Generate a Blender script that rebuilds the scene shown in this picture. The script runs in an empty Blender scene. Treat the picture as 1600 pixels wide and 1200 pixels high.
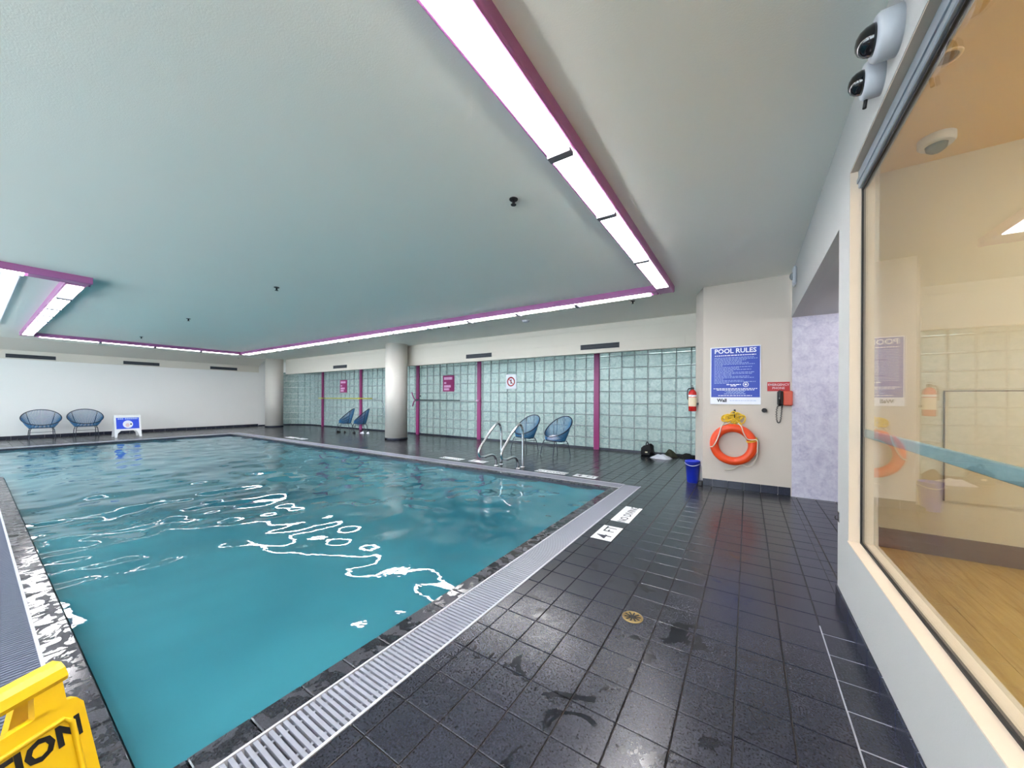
import bpy, math, random
from mathutils import Vector, Matrix

# ------------------------------------------------------------------ camera, world, exposure
scene = bpy.context.scene
COL = scene.collection
CAM_H = 1.25
FPX, YAW, ROLL, CYPX = 559.25, 0.5813, 0.0046, 623.0
cam_data = bpy.data.cameras.new('camera')
cam_data.sensor_fit = 'HORIZONTAL'
cam_data.sensor_width = 36.0
cam_data.lens = FPX * 36.0 / 1600.0
cam_data.shift_y = (CYPX - 600.0) / 1600.0
cam_data.clip_start = 0.02
cam_data.clip_end = 100
camera = bpy.data.objects.new('camera', cam_data)
COL.objects.link(camera)
_f = Vector((-math.sin(YAW), math.cos(YAW), 0))
_r0 = Vector((math.cos(YAW), math.sin(YAW), 0))
_u0 = Vector((0, 0, 1))
_R = _r0 * math.cos(ROLL) + _u0 * math.sin(ROLL)
_U = _u0 * math.cos(ROLL) - _r0 * math.sin(ROLL)
camera.matrix_world = Matrix(((_R.x, _U.x, -_f.x, 0), (_R.y, _U.y, -_f.y, 0), (_R.z, _U.z, -_f.z, CAM_H), (0, 0, 0, 1)))
scene.camera = camera


def project(p):
    """pixel of a point in the 1600x1200 frame and its depth"""
    d = Vector(p) - Vector((0, 0, CAM_H))
    w = d.dot(_f)
    if w < 0.05:
        return (-9999, -9999, w)
    return (800 + FPX * d.dot(_R) / w, CYPX - FPX * d.dot(_U) / w, w)


world = bpy.data.worlds.new('world')
scene.world = world
world.use_nodes = True
world.node_tree.nodes['Background'].inputs[0].default_value = (0.75, 0.82, 0.9, 1)
world.node_tree.nodes['Background'].inputs[1].default_value = 8.8

vs = scene.view_settings
vs.view_transform = 'Standard'
vs.look = 'None'
vs.gamma = 1.0
vs.exposure = 0.6
vs.use_curve_mapping = False
scene.cycles.max_bounces = 12
scene.cycles.diffuse_bounces = 6
scene.cycles.glossy_bounces = 5
scene.cycles.transmission_bounces = 8
scene.cycles.transparent_max_bounces = 12
scene.cycles.sample_clamp_indirect = 6.0
scene.cycles.caustics_reflective = False
scene.cycles.caustics_refractive = False
scene.cycles.use_denoising = True

STRIP_POWER = 9.0      # ceiling light troughs
ROOM_POWER = 17.0        # lamp panels of the room behind the window
HALL_POWER = 15.0        # unseen lamp panels added behind the glass blocks

random.seed(7)
PI = math.pi

# ------------------------------------------------------------------ materials


class NT:
    def __init__(self, name):
        self.m = bpy.data.materials.new(name)
        self.m.use_nodes = True
        self.t = self.m.node_tree
        self.b = self.t.nodes['Principled BSDF']
        self.out = self.t.nodes['Material Output']

    def n(self, kind, **kw):
        nd = self.t.nodes.new(kind)
        for k, v in kw.items():
            if k.startswith('i_'):
                nd.inputs[k[2:].replace('_', ' ')].default_value = v
            else:
                setattr(nd, k, v)
        return nd

    def l(self, a, b):
        self.t.links.new(a, b)

    def noise(self, scale, detail=3.0, rough=0.55, dist=0.0, coords=None):
        nd = self.n('ShaderNodeTexNoise')
        nd.inputs['Scale'].default_value = scale
        nd.inputs['Detail'].default_value = detail
        nd.inputs['Roughness'].default_value = rough
        nd.inputs['Distortion'].default_value = dist
        if coords is not None:
            self.l(coords, nd.inputs['Vector'])
        return nd.outputs['Fac']

    def ramp(self, fac, stops):
        nd = self.n('ShaderNodeValToRGB')
        el = nd.color_ramp.elements
        while len(el) < len(stops):
            el.new(0.5)
        for e, (p, c) in zip(el, stops):
            e.position = p
            e.color = c if len(c) == 4 else (*c, 1)
        self.l(fac, nd.inputs[0])
        return nd.outputs[0]

    def mix(self, fac, a, b, mode='MIX'):
        nd = self.n('ShaderNodeMix', data_type='RGBA', blend_type=mode)
        for sock, v in ((nd.inputs[0], fac), (nd.inputs[6], a), (nd.inputs[7], b)):
            if hasattr(v, 'links'):
                self.l(v, sock)
            elif isinstance(v, (int, float)):
                sock.default_value = v
            else:
                sock.default_value = (*v, 1) if len(v) == 3 else v
        return nd.outputs[2]

    def math(self, op, a, b=0.0, clamp=False):
        nd = self.n('ShaderNodeMath', operation=op, use_clamp=clamp)
        for sock, v in ((nd.inputs[0], a), (nd.inputs[1], b)):
            if hasattr(v, 'links'):
                self.l(v, sock)
            else:
                sock.default_value = v
        return nd.outputs[0]

    def bump(self, h, strength, dist=0.01, normal=None):
        nd = self.n('ShaderNodeBump')
        nd.inputs['Strength'].default_value = strength
        nd.inputs['Distance'].default_value = dist
        self.l(h, nd.inputs['Height'])
        if normal is not None:
            self.l(normal, nd.inputs['Normal'])
        return nd.outputs[0]

    def pos(self):
        return self.n('ShaderNodeNewGeometry').outputs['Position']


def s2l(r, g, b):
    def f(c):
        c /= 255.0
        return c / 12.92 if c <= 0.04045 else ((c + 0.055) / 1.055) ** 2.4
    return (f(r), f(g), f(b))


M = {}


def plain(key, col, rough=0.5, metal=0.0, spec=0.5, grain=0.06, bump=0.0, bscale=60.0, coat=0.0):
    k = NT(key)
    b = k.b
    n = k.noise(bscale, 3)
    dark = tuple(c * (1 - grain) for c in col)
    lite = tuple(min(1, c * (1 + grain)) for c in col)
    k.l(k.mix(n, dark, lite), b.inputs['Base Color'])
    b.inputs['Roughness'].default_value = rough
    b.inputs['Metallic'].default_value = metal
    b.inputs['Specular IOR Level'].default_value = spec
    b.inputs['Coat Weight'].default_value = coat
    if bump:
        k.l(k.bump(n, bump, 0.004), b.inputs['Normal'])
    M[key] = k.m
    return k.m


def emit(key, col, power):
    k = NT(key)
    b = k.b
    b.inputs['Base Color'].default_value = (0.8, 0.8, 0.8, 1)
    b.inputs['Emission Color'].default_value = (*col, 1)
    b.inputs['Emission Strength'].default_value = power
    M[key] = k.m
    return k.m


def slate(key, base, stain=True, rough=0.24, wet=0.7, damp=0.1, sc=4.6, th=0.585):
    """dark speckled quarry tile, each tile its own shade, dark wet patches on it"""
    k = NT(key)
    p = k.pos()
    cell = k.n('ShaderNodeVectorMath', operation='SNAP')
    cell.inputs[1].default_value = (0.19, 0.19, 5)
    off = k.n('ShaderNodeVectorMath', operation='ADD')
    off.inputs[1].default_value = (0.039, 0.14, 0)
    k.l(p, off.inputs[0])
    k.l(off.outputs[0], cell.inputs[0])
    wn = k.n('ShaderNodeTexWhiteNoise', noise_dimensions='3D')
    k.l(cell.outputs[0], wn.inputs['Vector'])
    speck = k.noise(125, 3, 0.75, 0, p)
    cloud = k.noise(5, 4, 0.6, 0.3, p)
    c = k.mix(k.ramp(speck, [(0.38, (0, 0, 0)), (0.62, (1, 1, 1))]), tuple(x * 0.45 for x in base), tuple(min(1, x * 1.65) for x in base))
    c = k.mix(k.math('MULTIPLY', wn.outputs['Value'], 0.28), c, tuple(x * 0.55 for x in base))
    c = k.mix(k.math('MULTIPLY', cloud, 0.3), c, tuple(x * 1.5 for x in base))
    r = rough
    if stain:
        a = k.noise(sc, 4, 0.6, 0.8, p)
        m1 = k.ramp(a, [(th, (0, 0, 0)), (th + 0.03, (1, 1, 1))])
        d = k.noise(34, 2, 0.5, 0.6, p)
        m2 = k.ramp(d, [(0.70, (0, 0, 0)), (0.73, (1, 1, 1))])
        sep = k.n('ShaderNodeSeparateXYZ')
        k.l(p, sep.inputs[0])
        dx_ = k.math('ABSOLUTE', k.math('ADD', sep.outputs[0], 0.62))
        walk = k.math('SUBTRACT', 1.0, k.math('MULTIPLY', k.math('SUBTRACT', dx_, 0.35), 2.2), True)
        walk = k.math('MULTIPLY', walk, k.math('SUBTRACT', 1.0, k.math('MULTIPLY', k.math('SUBTRACT', sep.outputs[1], 3.2), 0.7), True))
        walk = k.math('MAXIMUM', walk, k.math('LESS_THAN', sep.outputs[0], -1.45))
        mm = k.math('MULTIPLY', walk, k.math('MAXIMUM', m1, k.math('MULTIPLY', m2, 0.8)))
        c = k.mix(k.math('MULTIPLY', mm, wet), c, tuple(x * 0.22 for x in base))
        rr = k.n('ShaderNodeMapRange')
        k.l(mm, rr.inputs[0])
        rr.inputs[3].default_value = rough
        rr.inputs[4].default_value = damp
        k.l(rr.outputs[0], k.b.inputs['Roughness'])
    else:
        k.b.inputs['Roughness'].default_value = rough
    k.l(c, k.b.inputs['Base Color'])
    k.b.inputs['Specular IOR Level'].default_value = 0.5
    k.l(k.bump(speck, 0.12, 0.002), k.b.inputs['Normal'])
    M[key] = k.m


def paint(key, col, rough=0.6, stipple=140, bump=0.25, spec=0.3):
    k = NT(key)
    p = k.pos()
    big = k.noise(0.7, 3, 0.5, 0, p)
    fine = k.noise(stipple, 2, 0.6, 0, p)
    c = k.mix(k.math('MULTIPLY', big, 0.5), col, tuple(x * 0.93 for x in col))
    k.l(c, k.b.inputs['Base Color'])
    k.b.inputs['Roughness'].default_value = rough
    k.b.inputs['Specular IOR Level'].default_value = spec
    k.l(k.bump(fine, bump, 0.002), k.b.inputs['Normal'])
    M[key] = k.m


slate('slate', s2l(42, 43, 53))
slate('slate_coping', s2l(50, 50, 58), rough=0.5, wet=0.4, damp=0.05, sc=13, th=0.49)
slate('slate_base', s2l(42, 45, 60), stain=False, rough=0.25)
plain('grout', s2l(54, 48, 46), 0.8)
plain('grout_light', s2l(150, 150, 156), 0.8)
paint('column_paint', s2l(214, 209, 202), 0.55, 90, 0.1)
paint('wall_paint', s2l(204, 194, 184), 0.55, 90, 0.12)
paint('wall_white', s2l(242, 240, 238), 0.5, 90, 0.1)
paint('wall_grey', s2l(186, 186, 184), 0.6, 160, 0.5)
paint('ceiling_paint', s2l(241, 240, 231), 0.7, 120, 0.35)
paint('fascia_paint', s2l(224, 217, 206), 0.6, 90, 0.1)
paint('cream', s2l(214, 198, 180), 0.5, 90, 0.08)
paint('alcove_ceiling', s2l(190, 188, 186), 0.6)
plain('purple', s2l(172, 102, 156), 0.35, grain=0.03)
plain('purple_post', s2l(150, 44, 112), 0.4, grain=0.05, bscale=8)
plain('sign_purple', s2l(150, 26, 102), 0.4, grain=0.03)
emit('diffuser', (1.0, 0.985, 1.0), STRIP_POWER)
emit('diffuser_dim', (0.9, 0.92, 1.0), 0.5)
emit('room_lamp', (1.0, 0.92, 0.78), ROOM_POWER)
emit('hall_fill', (0.97, 1.0, 1.0), HALL_POWER)
emit('passage_fill', (1.0, 0.97, 0.95), 22.0)  # glow of the lamp added to brighten the passage
plain('seam_grey', s2l(112, 110, 120), 0.6)
plain('grating_white', s2l(146, 149, 161), 0.6, spec=0.12, grain=0.05, bscale=20)
plain('grating_rail', s2l(190, 190, 200), 0.5, spec=0.2, grain=0.04)
plain('grating_darkened', s2l(104, 110, 128), 0.6, spec=0.12, grain=0.08, bscale=20)  # shaded copy of the pale grating, darkened against the strong light on it
plain('void', s2l(22, 24, 34), 0.8)
plain('steel', s2l(210, 212, 216), 0.16, metal=1.0, grain=0.04)
plain('aluminium', s2l(172, 182, 192), 0.35, metal=0.6, grain=0.04)
plain('gasket', s2l(22, 22, 24), 0.6)
plain('black_plastic', s2l(24, 24, 28), 0.35)
plain('black_gloss', s2l(10, 11, 16), 0.06, coat=0.6)
plain('white_plastic', s2l(225, 226, 232), 0.4, grain=0.03)
plain('white_gloss', s2l(238, 238, 240), 0.3, grain=0.02)
plain('blue_plastic', s2l(30, 52, 190), 0.3, grain=0.06)
plain('blue_print', s2l(28, 62, 172), 0.4, grain=0.02)
plain('blue_bright', s2l(34, 74, 214), 0.4, grain=0.02)
plain('pale_print', s2l(150, 170, 222), 0.5)
plain('white_print', s2l(235, 238, 246), 0.5, grain=0.02)
plain('dark_print', s2l(24, 26, 48), 0.5)
plain('pink_print', s2l(236, 190, 226), 0.5)
plain('rose_print', s2l(226, 196, 204), 0.5)
plain('red_paint', s2l(176, 22, 30), 0.35, grain=0.04)
plain('red_gloss', s2l(200, 24, 22), 0.2, coat=0.4)
plain('phone_red', s2l(206, 84, 64), 0.25, coat=0.5, grain=0.04)
plain('orange', s2l(232, 74, 26), 0.38, grain=0.06, bscale=14)
plain('rope_white', s2l(226, 216, 200), 0.8, bump=0.6, bscale=300)
plain('rope_yellow', s2l(240, 200, 60), 0.75, bump=0.6, bscale=260)
plain('yellow', s2l(236, 192, 24), 0.36, grain=0.05, bscale=12)
plain('chair_blue', s2l(40, 110, 160), 0.35, grain=0.06)
plain('chair_dark', s2l(20, 34, 58), 0.4, metal=0.1)
plain('towel', s2l(226, 226, 238), 0.95, bump=0.8, bscale=220)
plain('bag_black', s2l(20, 20, 24), 0.7, bump=0.6, bscale=90)
plain('cloth_olive', s2l(52, 56, 40), 0.85, bump=0.6, bscale=90)
plain('vent_dark', s2l(72, 78, 88), 0.5)
plain('brass', s2l(150, 128, 84), 0.35, metal=0.8, grain=0.2)
plain('dark_metal', s2l(44, 42, 44), 0.4, metal=0.5)
plain('teal_rail', s2l(132, 156, 160), 0.4, grain=0.03)
plain('base_brown', s2l(128, 110, 102), 0.5, grain=0.06, bscale=10)
plain('label_paper', s2l(224, 206, 178), 0.6)
plain('sky_pole', s2l(190, 200, 204), 0.3, metal=0.5)
plain('pole_dark', s2l(56, 74, 78), 0.4)
plain('pole_yellow', s2l(214, 206, 70), 0.45)
plain('smoke_lens', s2l(120, 130, 132), 0.12, coat=0.4)
plain('grey_plastic', s2l(196, 200, 208), 0.4)
paint('room_wall', s2l(214, 206, 188), 0.6, 90, 0.08)
paint('room_ceiling', s2l(236, 206, 150), 0.7, 90, 0.1)
paint('hall_wall', s2l(222, 228, 230), 0.7, 40, 0.05)
plain('hall_floor', s2l(150, 160, 160), 0.5)


def mat_lavender():
    k = NT('lavender')
    p = k.pos()
    n1 = k.noise(9, 5, 0.65, 0.6, p)
    n2 = k.noise(40, 3, 0.6, 0.2, p)
    f = k.math('ADD', k.math('MULTIPLY', n1, 0.7), k.math('MULTIPLY', n2, 0.3))
    c = k.ramp(f, [(0.35, s2l(172, 168, 194)), (0.5, s2l(196, 192, 210)), (0.65, s2l(212, 210, 222))])
    k.l(c, k.b.inputs['Base Color'])
    k.b.inputs['Roughness'].default_value = 0.4
    M['lavender'] = k.m


def mat_wood():
    k = NT('plank_wood')
    p = k.pos()
    sc = k.n('ShaderNodeVectorMath', operation='MULTIPLY')
    sc.inputs[1].default_value = (16, 1.6, 1)
    k.l(p, sc.inputs[0])
    g = k.noise(1.6, 5, 0.6, 0.6, sc.outputs[0])
    oi = k.n('ShaderNodeObjectInfo')
    c = k.ramp(g, [(0.3, s2l(184, 150, 84)), (0.6, s2l(208, 178, 112))])
    c = k.mix(k.math('MULTIPLY', oi.outputs['Random'], 0.35), c, s2l(176, 140, 72))
    k.l(c, k.b.inputs['Base Color'])
    k.b.inputs['Roughness'].default_value = 0.4
    M['plank_wood'] = k.m


def mat_pane():
    k = NT('window_glass')
    tr = k.n('ShaderNodeBsdfTransparent')
    tr.inputs[0].default_value = (0.93, 0.96, 0.95, 1)
    gl = k.n('ShaderNodeBsdfGlossy')
    gl.inputs['Roughness'].default_value = 0.0
    fr = k.n('ShaderNodeFresnel')
    bf = k.n('ShaderNodeNewGeometry').outputs['Backfacing']
    k.l(k.math('ADD', k.math('MULTIPLY', bf, 1 / 1.5 - 1.5), 1.5), fr.inputs[0])
    mx = k.n('ShaderNodeMixShader')
    k.l(fr.outputs[0], mx.inputs[0])
    k.l(tr.outputs[0], mx.inputs[1])
    k.l(gl.outputs[0], mx.inputs[2])
    k.l(mx.outputs[0], k.out.inputs[0])
    M['window_glass'] = k.m


def mat_block():
    k = NT('block_glass')
    p = k.pos()
    w = k.noise(13, 3, 0.55, 1.2, p)
    w2 = k.noise(60, 2, 0.5, 0, p)
    cell = k.n('ShaderNodeObjectInfo')
    c = k.ramp(w, [(0.32, s2l(172, 200, 198)), (0.68, s2l(222, 238, 236))])
    k.l(c, k.b.inputs['Base Color'])
    k.b.inputs['Roughness'].default_value = 0.16
    k.b.inputs['IOR'].default_value = 1.45
    k.b.inputs['Transmission Weight'].default_value = 0.45
    nb = k.bump(w, 0.35, 0.02)
    k.l(k.bump(w2, 0.15, 0.004, nb), k.b.inputs['Normal'])
    M['block_glass'] = k.m


def mat_water():
    k = NT('pool_water')
    p = k.pos()
    big = k.noise(0.5, 2, 0.5, 0.4, p)
    c = k.ramp(big, [(0.35, s2l(36, 99, 116)), (0.65, s2l(55, 124, 138))])
    k.l(c, k.b.inputs['Base Color'])
    k.b.inputs['Roughness'].default_value = 0.015
    k.b.inputs['IOR'].default_value = 1.33
    k.b.inputs['Transmission Weight'].default_value = 0.12
    fine = k.noise(7, 2, 0.5, 0.5, p)
    k.l(k.bump(fine, 0.06, 0.02), k.b.inputs['Normal'])
    M['pool_water'] = k.m


def mat_basin():
    k = NT('basin_tile')
    p = k.pos()
    br = k.n('ShaderNodeTexBrick')
    br.offset = 0.0
    br.inputs['Scale'].default_value = 1.0
    br.inputs['Brick Width'].default_value = 0.05
    br.inputs['Row Height'].default_value = 0.05
    br.inputs['Mortar Size'].default_value = 0.003
    br.inputs['Color1'].default_value = (*s2l(120, 196, 206), 1)
    br.inputs['Color2'].default_value = (*s2l(110, 186, 198), 1)
    br.inputs['Mortar'].default_value = (*s2l(170, 210, 214), 1)
    k.l(p, br.inputs['Vector'])
    k.l(br.outputs[0], k.b.inputs['Base Color'])
    M['basin_tile'] = k.m


mat_lavender(); mat_wood(); mat_pane(); mat_block(); mat_water(); mat_basin()

# ------------------------------------------------------------------ mesh helpers


class MB:
    """collects faces; build() links them as ONE mesh object"""

    def __init__(self):
        self.v = []
        self.f = []
        self.s = []

    def quad(self, pts, smooth=False):
        i = len(self.v)
        self.v += [tuple(p) for p in pts]
        self.f.append(tuple(range(i, i + len(pts))))
        self.s.append(smooth)
        return self

    def box(self, a, b, ch=0.0):
        x0, y0, z0 = (min(a[i], b[i]) for i in range(3))
        x1, y1, z1 = (max(a[i], b[i]) for i in range(3))
        if ch <= 0:
            i = len(self.v)
            self.v += [(x0, y0, z0), (x1, y0, z0), (x1, y1, z0), (x0, y1, z0), (x0, y0, z1), (x1, y0, z1), (x1, y1, z1), (x0, y1, z1)]
            for q in ((3, 2, 1, 0), (4, 5, 6, 7), (0, 1, 5, 4), (1, 2, 6, 5), (2, 3, 7, 6), (3, 0, 4, 7)):
                self.f.append(tuple(i + k for k in q)); self.s.append(False)
            return self
        # chamfered box from convex rings
        c = ch
        rings = [(z0, c), (z0 + c, 0), (z1 - c, 0), (z1, c)]
        base = len(self.v)
        for z, ins in rings:
            xa, xb, ya, yb = x0 + ins, x1 - ins, y0 + ins, y1 - ins
            k = c if ins == 0 else c * 0.4
            self.v += [(xa + k, ya, z), (xb - k, ya, z), (xb, ya + k, z), (xb, yb - k, z), (xb - k, yb, z), (xa + k, yb, z), (xa, yb - k, z), (xa, ya + k, z)]
        for r in range(3):
            for j in range(8):
                a_ = base + r * 8 + j; b_ = base + r * 8 + (j + 1) % 8
                self.f.append((a_, b_, b_ + 8, a_ + 8)); self.s.append(False)
        self.f.append(tuple(base + 7 - j for j in range(8))); self.s.append(False)
        self.f.append(tuple(base + 24 + j for j in range(8))); self.s.append(False)
        return self

    def prism(self, poly, z0, z1):
        """vertical prism over an XY polygon (counter-clockwise)"""
        n = len(poly); i = len(self.v)
        self.v += [(p[0], p[1], z0) for p in poly] + [(p[0], p[1], z1) for p in poly]
        self.f.append(tuple(i + n - 1 - k for k in range(n))); self.s.append(False)
        self.f.append(tuple(i + n + k for k in range(n))); self.s.append(False)
        for k in range(n):
            q = (k + 1) % n
            self.f.append((i + k, i + q, i + n + q, i + n + k)); self.s.append(False)
        return self

    def extrude(self, prof, fn, t0, t1, caps=True, smooth=False, closed=True):
        """profile of (a, b) pairs swept from t0 to t1; fn(a, b, t) gives the point"""
        n = len(prof); i = len(self.v)
        self.v += [fn(a, b, t0) for a, b in prof] + [fn(a, b, t1) for a, b in prof]
        for k in range(n if closed else n - 1):
            q = (k + 1) % n
            self.f.append((i + k, i + q, i + n + q, i + n + k)); self.s.append(smooth)
        if caps and closed:
            self.f.append(tuple(i + n - 1 - k for k in range(n))); self.s.append(False)
            self.f.append(tuple(i + n + k for k in range(n))); self.s.append(False)
        return self

    def tube(self, pts, r, seg=8, closed=False, cap=True):
        pts = [Vector(p) for p in pts]
        n = len(pts); base = len(self.v)
        rr = r if isinstance(r, (list, tuple)) else [r] * n
        prev = None
        for k in range(n):
            if closed:
                t = pts[(k + 1) % n] - pts[k - 1]
            else:
                t = pts[min(k + 1, n - 1)] - pts[max(k - 1, 0)]
            t = t.normalized() if t.length > 1e-9 else Vector((0, 0, 1))
            if prev is None:
                a = Vector((0, 0, 1)) if abs(t.z) < 0.9 else Vector((1, 0, 0))
                u = t.cross(a).normalized()
            else:
                u = (prev - t * prev.dot(t))
                u = u.normalized() if u.length > 1e-6 else t.orthogonal().normalized()
            prev = u
            w = t.cross(u)
            for j in range(seg):
                an = 2 * PI * j / seg
                self.v.append(tuple(pts[k] + (u * math.cos(an) + w * math.sin(an)) * rr[k]))
        for k in range(n if closed else n - 1):
            a0 = base + k * seg; b0 = base + ((k + 1) % n) * seg
            for j in range(seg):
                q = (j + 1) % seg
                self.f.append((a0 + j, a0 + q, b0 + q, b0 + j)); self.s.append(True)
        if cap and not closed:
            self.f.append(tuple(base + seg - 1 - j for j in range(seg))); self.s.append(False)
            self.f.append(tuple(base + (n - 1) * seg + j for j in range(seg))); self.s.append(False)
        return self

    def lathe(self, prof, o=(0, 0, 0), axis=(0, 0, 1), seg=24, smooth=True, caps=True):
        """prof: (radius, height) from bottom to top"""
        ax = Vector(axis).normalized(); u = ax.orthogonal().normalized(); w = ax.cross(u)
        o = Vector(o); base = len(self.v); n = len(prof)
        for r, h in prof:
            for j in range(seg):
                an = 2 * PI * j / seg
                self.v.append(tuple(o + ax * h + (u * math.cos(an) + w * math.sin(an)) * r))
        for k in range(n - 1):
            for j in range(seg):
                q = (j + 1) % seg
                self.f.append((base + k * seg + j, base + k * seg + q, base + (k + 1) * seg + q, base + (k + 1) * seg + j)); self.s.append(smooth)
        if caps:
            self.f.append(tuple(base + seg - 1 - j for j in range(seg))); self.s.append(False)
            self.f.append(tuple(base + (n - 1) * seg + j for j in range(seg))); self.s.append(False)
        return self

    def shift(self, d):
        self.v = [(x + d[0], y + d[1], z + d[2]) for x, y, z in self.v]
        return self

    def mapv(self, fn):
        self.v = [tuple(fn(*p)) for p in self.v]
        return self

    def add(self, o):
        i = len(self.v)
        self.v += o.v
        self.f += [tuple(i + k for k in q) for q in o.f]
        self.s += o.s
        return self

    def mesh(self, name, mat):
        me = bpy.data.meshes.new(name)
        me.from_pydata(self.v, [], self.f)
        me.polygons.foreach_set('use_smooth', self.s)
        me.materials.append(M[mat])
        me.update()
        return me

    def build(self, name, mat, parent=None, loc=(0, 0, 0), rel=None):
        """rel: the parent's world location when the faces were given in world space"""
        if rel is not None:
            self.shift((-rel[0], -rel[1], -rel[2]))
        return link(name, self.mesh(name, mat), parent, loc)


def link(name, me, parent=None, loc=(0, 0, 0), rot=None):
    o = bpy.data.objects.new(name, me)
    COL.objects.link(o)
    o.location = loc
    if rot is not None:
        o.rotation_euler = rot
    if parent is not None:
        o.parent = parent
    return o


def tag(o, label, cat, group=None, kind=None):
    o['label'] = label
    o['category'] = cat
    if group:
        o['group'] = group
    if kind:
        o['kind'] = kind
    return o


def thing(name, label, cat, loc=(0, 0, 0), rz=0.0, group=None, kind=None):
    o = bpy.data.objects.new(name, None)
    o.empty_display_size = 0.1
    COL.objects.link(o)
    o.location = loc
    o.rotation_euler = (0, 0, rz)
    return tag(o, label, cat, group, kind)


def copy_tree(o, parent=None):
    c = o.copy()
    COL.objects.link(c)
    c.parent = parent
    for ch in o.children:
        copy_tree(ch, c)
    return c


def struct(name, mb, mat, label, cat):
    return tag(mb.build(name, mat), label, cat, kind='structure')


_fonts = {}


def text_mb(body, size, fn, align='CENTER', bold=0.0, spacing=1.0, line=1.0):
    """flat lettering as mesh; fn(u, v) places the writing plane's (right, up) in space"""
    cu = bpy.data.curves.new('lettering', 'FONT')
    cu.body = body
    cu.size = size
    cu.align_x = align
    cu.align_y = 'CENTER'
    cu.offset = bold
    cu.space_character = spacing
    cu.space_line = line
    cu.resolution_u = 2
    ob = bpy.data.objects.new('lettering_source', cu)
    COL.objects.link(ob)
    dg = bpy.context.evaluated_depsgraph_get()
    ev = ob.evaluated_get(dg)
    me = ev.to_mesh()
    mb = MB()
    mb.v = [tuple(fn(v.co.x, v.co.y)) for v in me.vertices]
    mb.f = [tuple(p.vertices) for p in me.polygons]
    mb.s = [False] * len(mb.f)
    ev.to_mesh_clear()
    bpy.data.objects.remove(ob)
    bpy.data.curves.remove(cu)
    return mb


def arc(c, r, a0, a1, n, ax='xy'):
    out = []
    for k in range(n + 1):
        a = a0 + (a1 - a0) * k / n
        out.append((c[0] + r * math.cos(a), c[1] + r * math.sin(a)))
    return out


def bez(p0, p1, p2, p3, n=10):
    p0, p1, p2, p3 = map(Vector, (p0, p1, p2, p3))
    return [p0 * (1 - t) ** 3 + p1 * 3 * t * (1 - t) ** 2 + p2 * 3 * t * t * (1 - t) + p3 * t ** 3 for t in [k / n for k in range(n + 1)]]


def smooth_path(pts, n=6):
    """Catmull-Rom through the points"""
    p = [Vector(q) for q in pts]
    p = [p[0] * 2 - p[1]] + p + [p[-1] * 2 - p[-2]]
    out = []
    for i in range(1, len(p) - 2):
        for k in range(n):
            t = k / n
            a, b, c, d = p[i - 1], p[i], p[i + 1], p[i + 2]
            out.append(0.5 * ((2 * b) + (c - a) * t + (2 * a - 5 * b + 4 * c - d) * t * t + (3 * b - a - 3 * c + d) * t ** 3))
    out.append(p[-2])
    return out


# ------------------------------------------------------------------ dimensions of the place
XW = 0.478                      # right wall face
XL = -17.9                      # left wall face
YF = 8.60                       # glass block wall face
YB = -3.2                       # back wall face, behind the camera
ZC = 2.89                       # ceiling
PX0, PX1 = -14.75, -1.62        # pool water edges
PY0, PY1 = 0.313, 4.94
JX, JY = -9.66, -1.5            # the pool widens beyond this corner
GX0, GX1 = -1.503, -1.265       # drain grating along the right edge
GY0, GY1 = 5.055, 5.297         # along the far edge
NY0, NY1 = -0.035, 0.203        # along the near edge
LX0, LX1 = -15.105, -14.865     # along the left edge
WZ = -0.05                      # water level
TP = 0.19                       # tile pitch
TX, TY = 0.341, 1.0             # one joint of the tile grid

# ------------------------------------------------------------------ floor: slab and tiles
RECTS = [
    (GX1, XW, YB, 5.9), (GX1, -0.5, 5.9, YF), (XL, GX1, GY1, YF), (XW, 0.60, 3.0, 3.4), (XW, 0.66, 3.4, 4.0), (XW, 0.74, 4.0, 4.36), (XW, 2.2, 4.36, 5.87),
    (XL, LX0, YB, GY1), (LX0, JX + 0.35, YB, JY - 0.36), (JX + 0.35, GX1, YB, NY0),
]
slab = MB()
for x0, x1, y0, y1 in RECTS:
    slab.box((x0, y0, -0.20), (x1, y1, -0.007))
floor = struct('floor', slab, 'grout', 'dark grey tiled pool deck running round the pool', 'floor')

cells = []
for (x0, x1, y0, y1) in RECTS:
    i0 = math.floor((x0 - TX) / TP); i1 = math.ceil((x1 - TX) / TP)
    j0 = math.floor((y0 - TY) / TP); j1 = math.ceil((y1 - TY) / TP)
    for i in range(i0, i1):
        for j in range(j0, j1):
            a = max(x0, TX + i * TP + 0.0026); b = min(x1, TX + (i + 1) * TP - 0.0026)
            c = max(y0, TY + j * TP + 0.0026); d = min(y1, TY + (j + 1) * TP - 0.0026)
            if b - a > 0.008 and d - c > 0.008:
                cells.append((a, b, c, d))


def frame_rank(p):
    x, y, w = project(p)
    inside = -40 < x < 1640 and 40 < y < 1230 and w > 0
    return (0 if inside else 1, w if w > 0 else 999)


def hidden_tile(c):
    cx_, cy_ = (c[0] + c[1]) / 2, (c[2] + c[3]) / 2
    return cy_ > 5.9 and cx_ > -0.62


cells = [c for c in cells if not hidden_tile(c)]
cells.sort(key=lambda c: frame_rank(((c[0] + c[1]) / 2, (c[2] + c[3]) / 2, 0)))
_tm = {}


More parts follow.
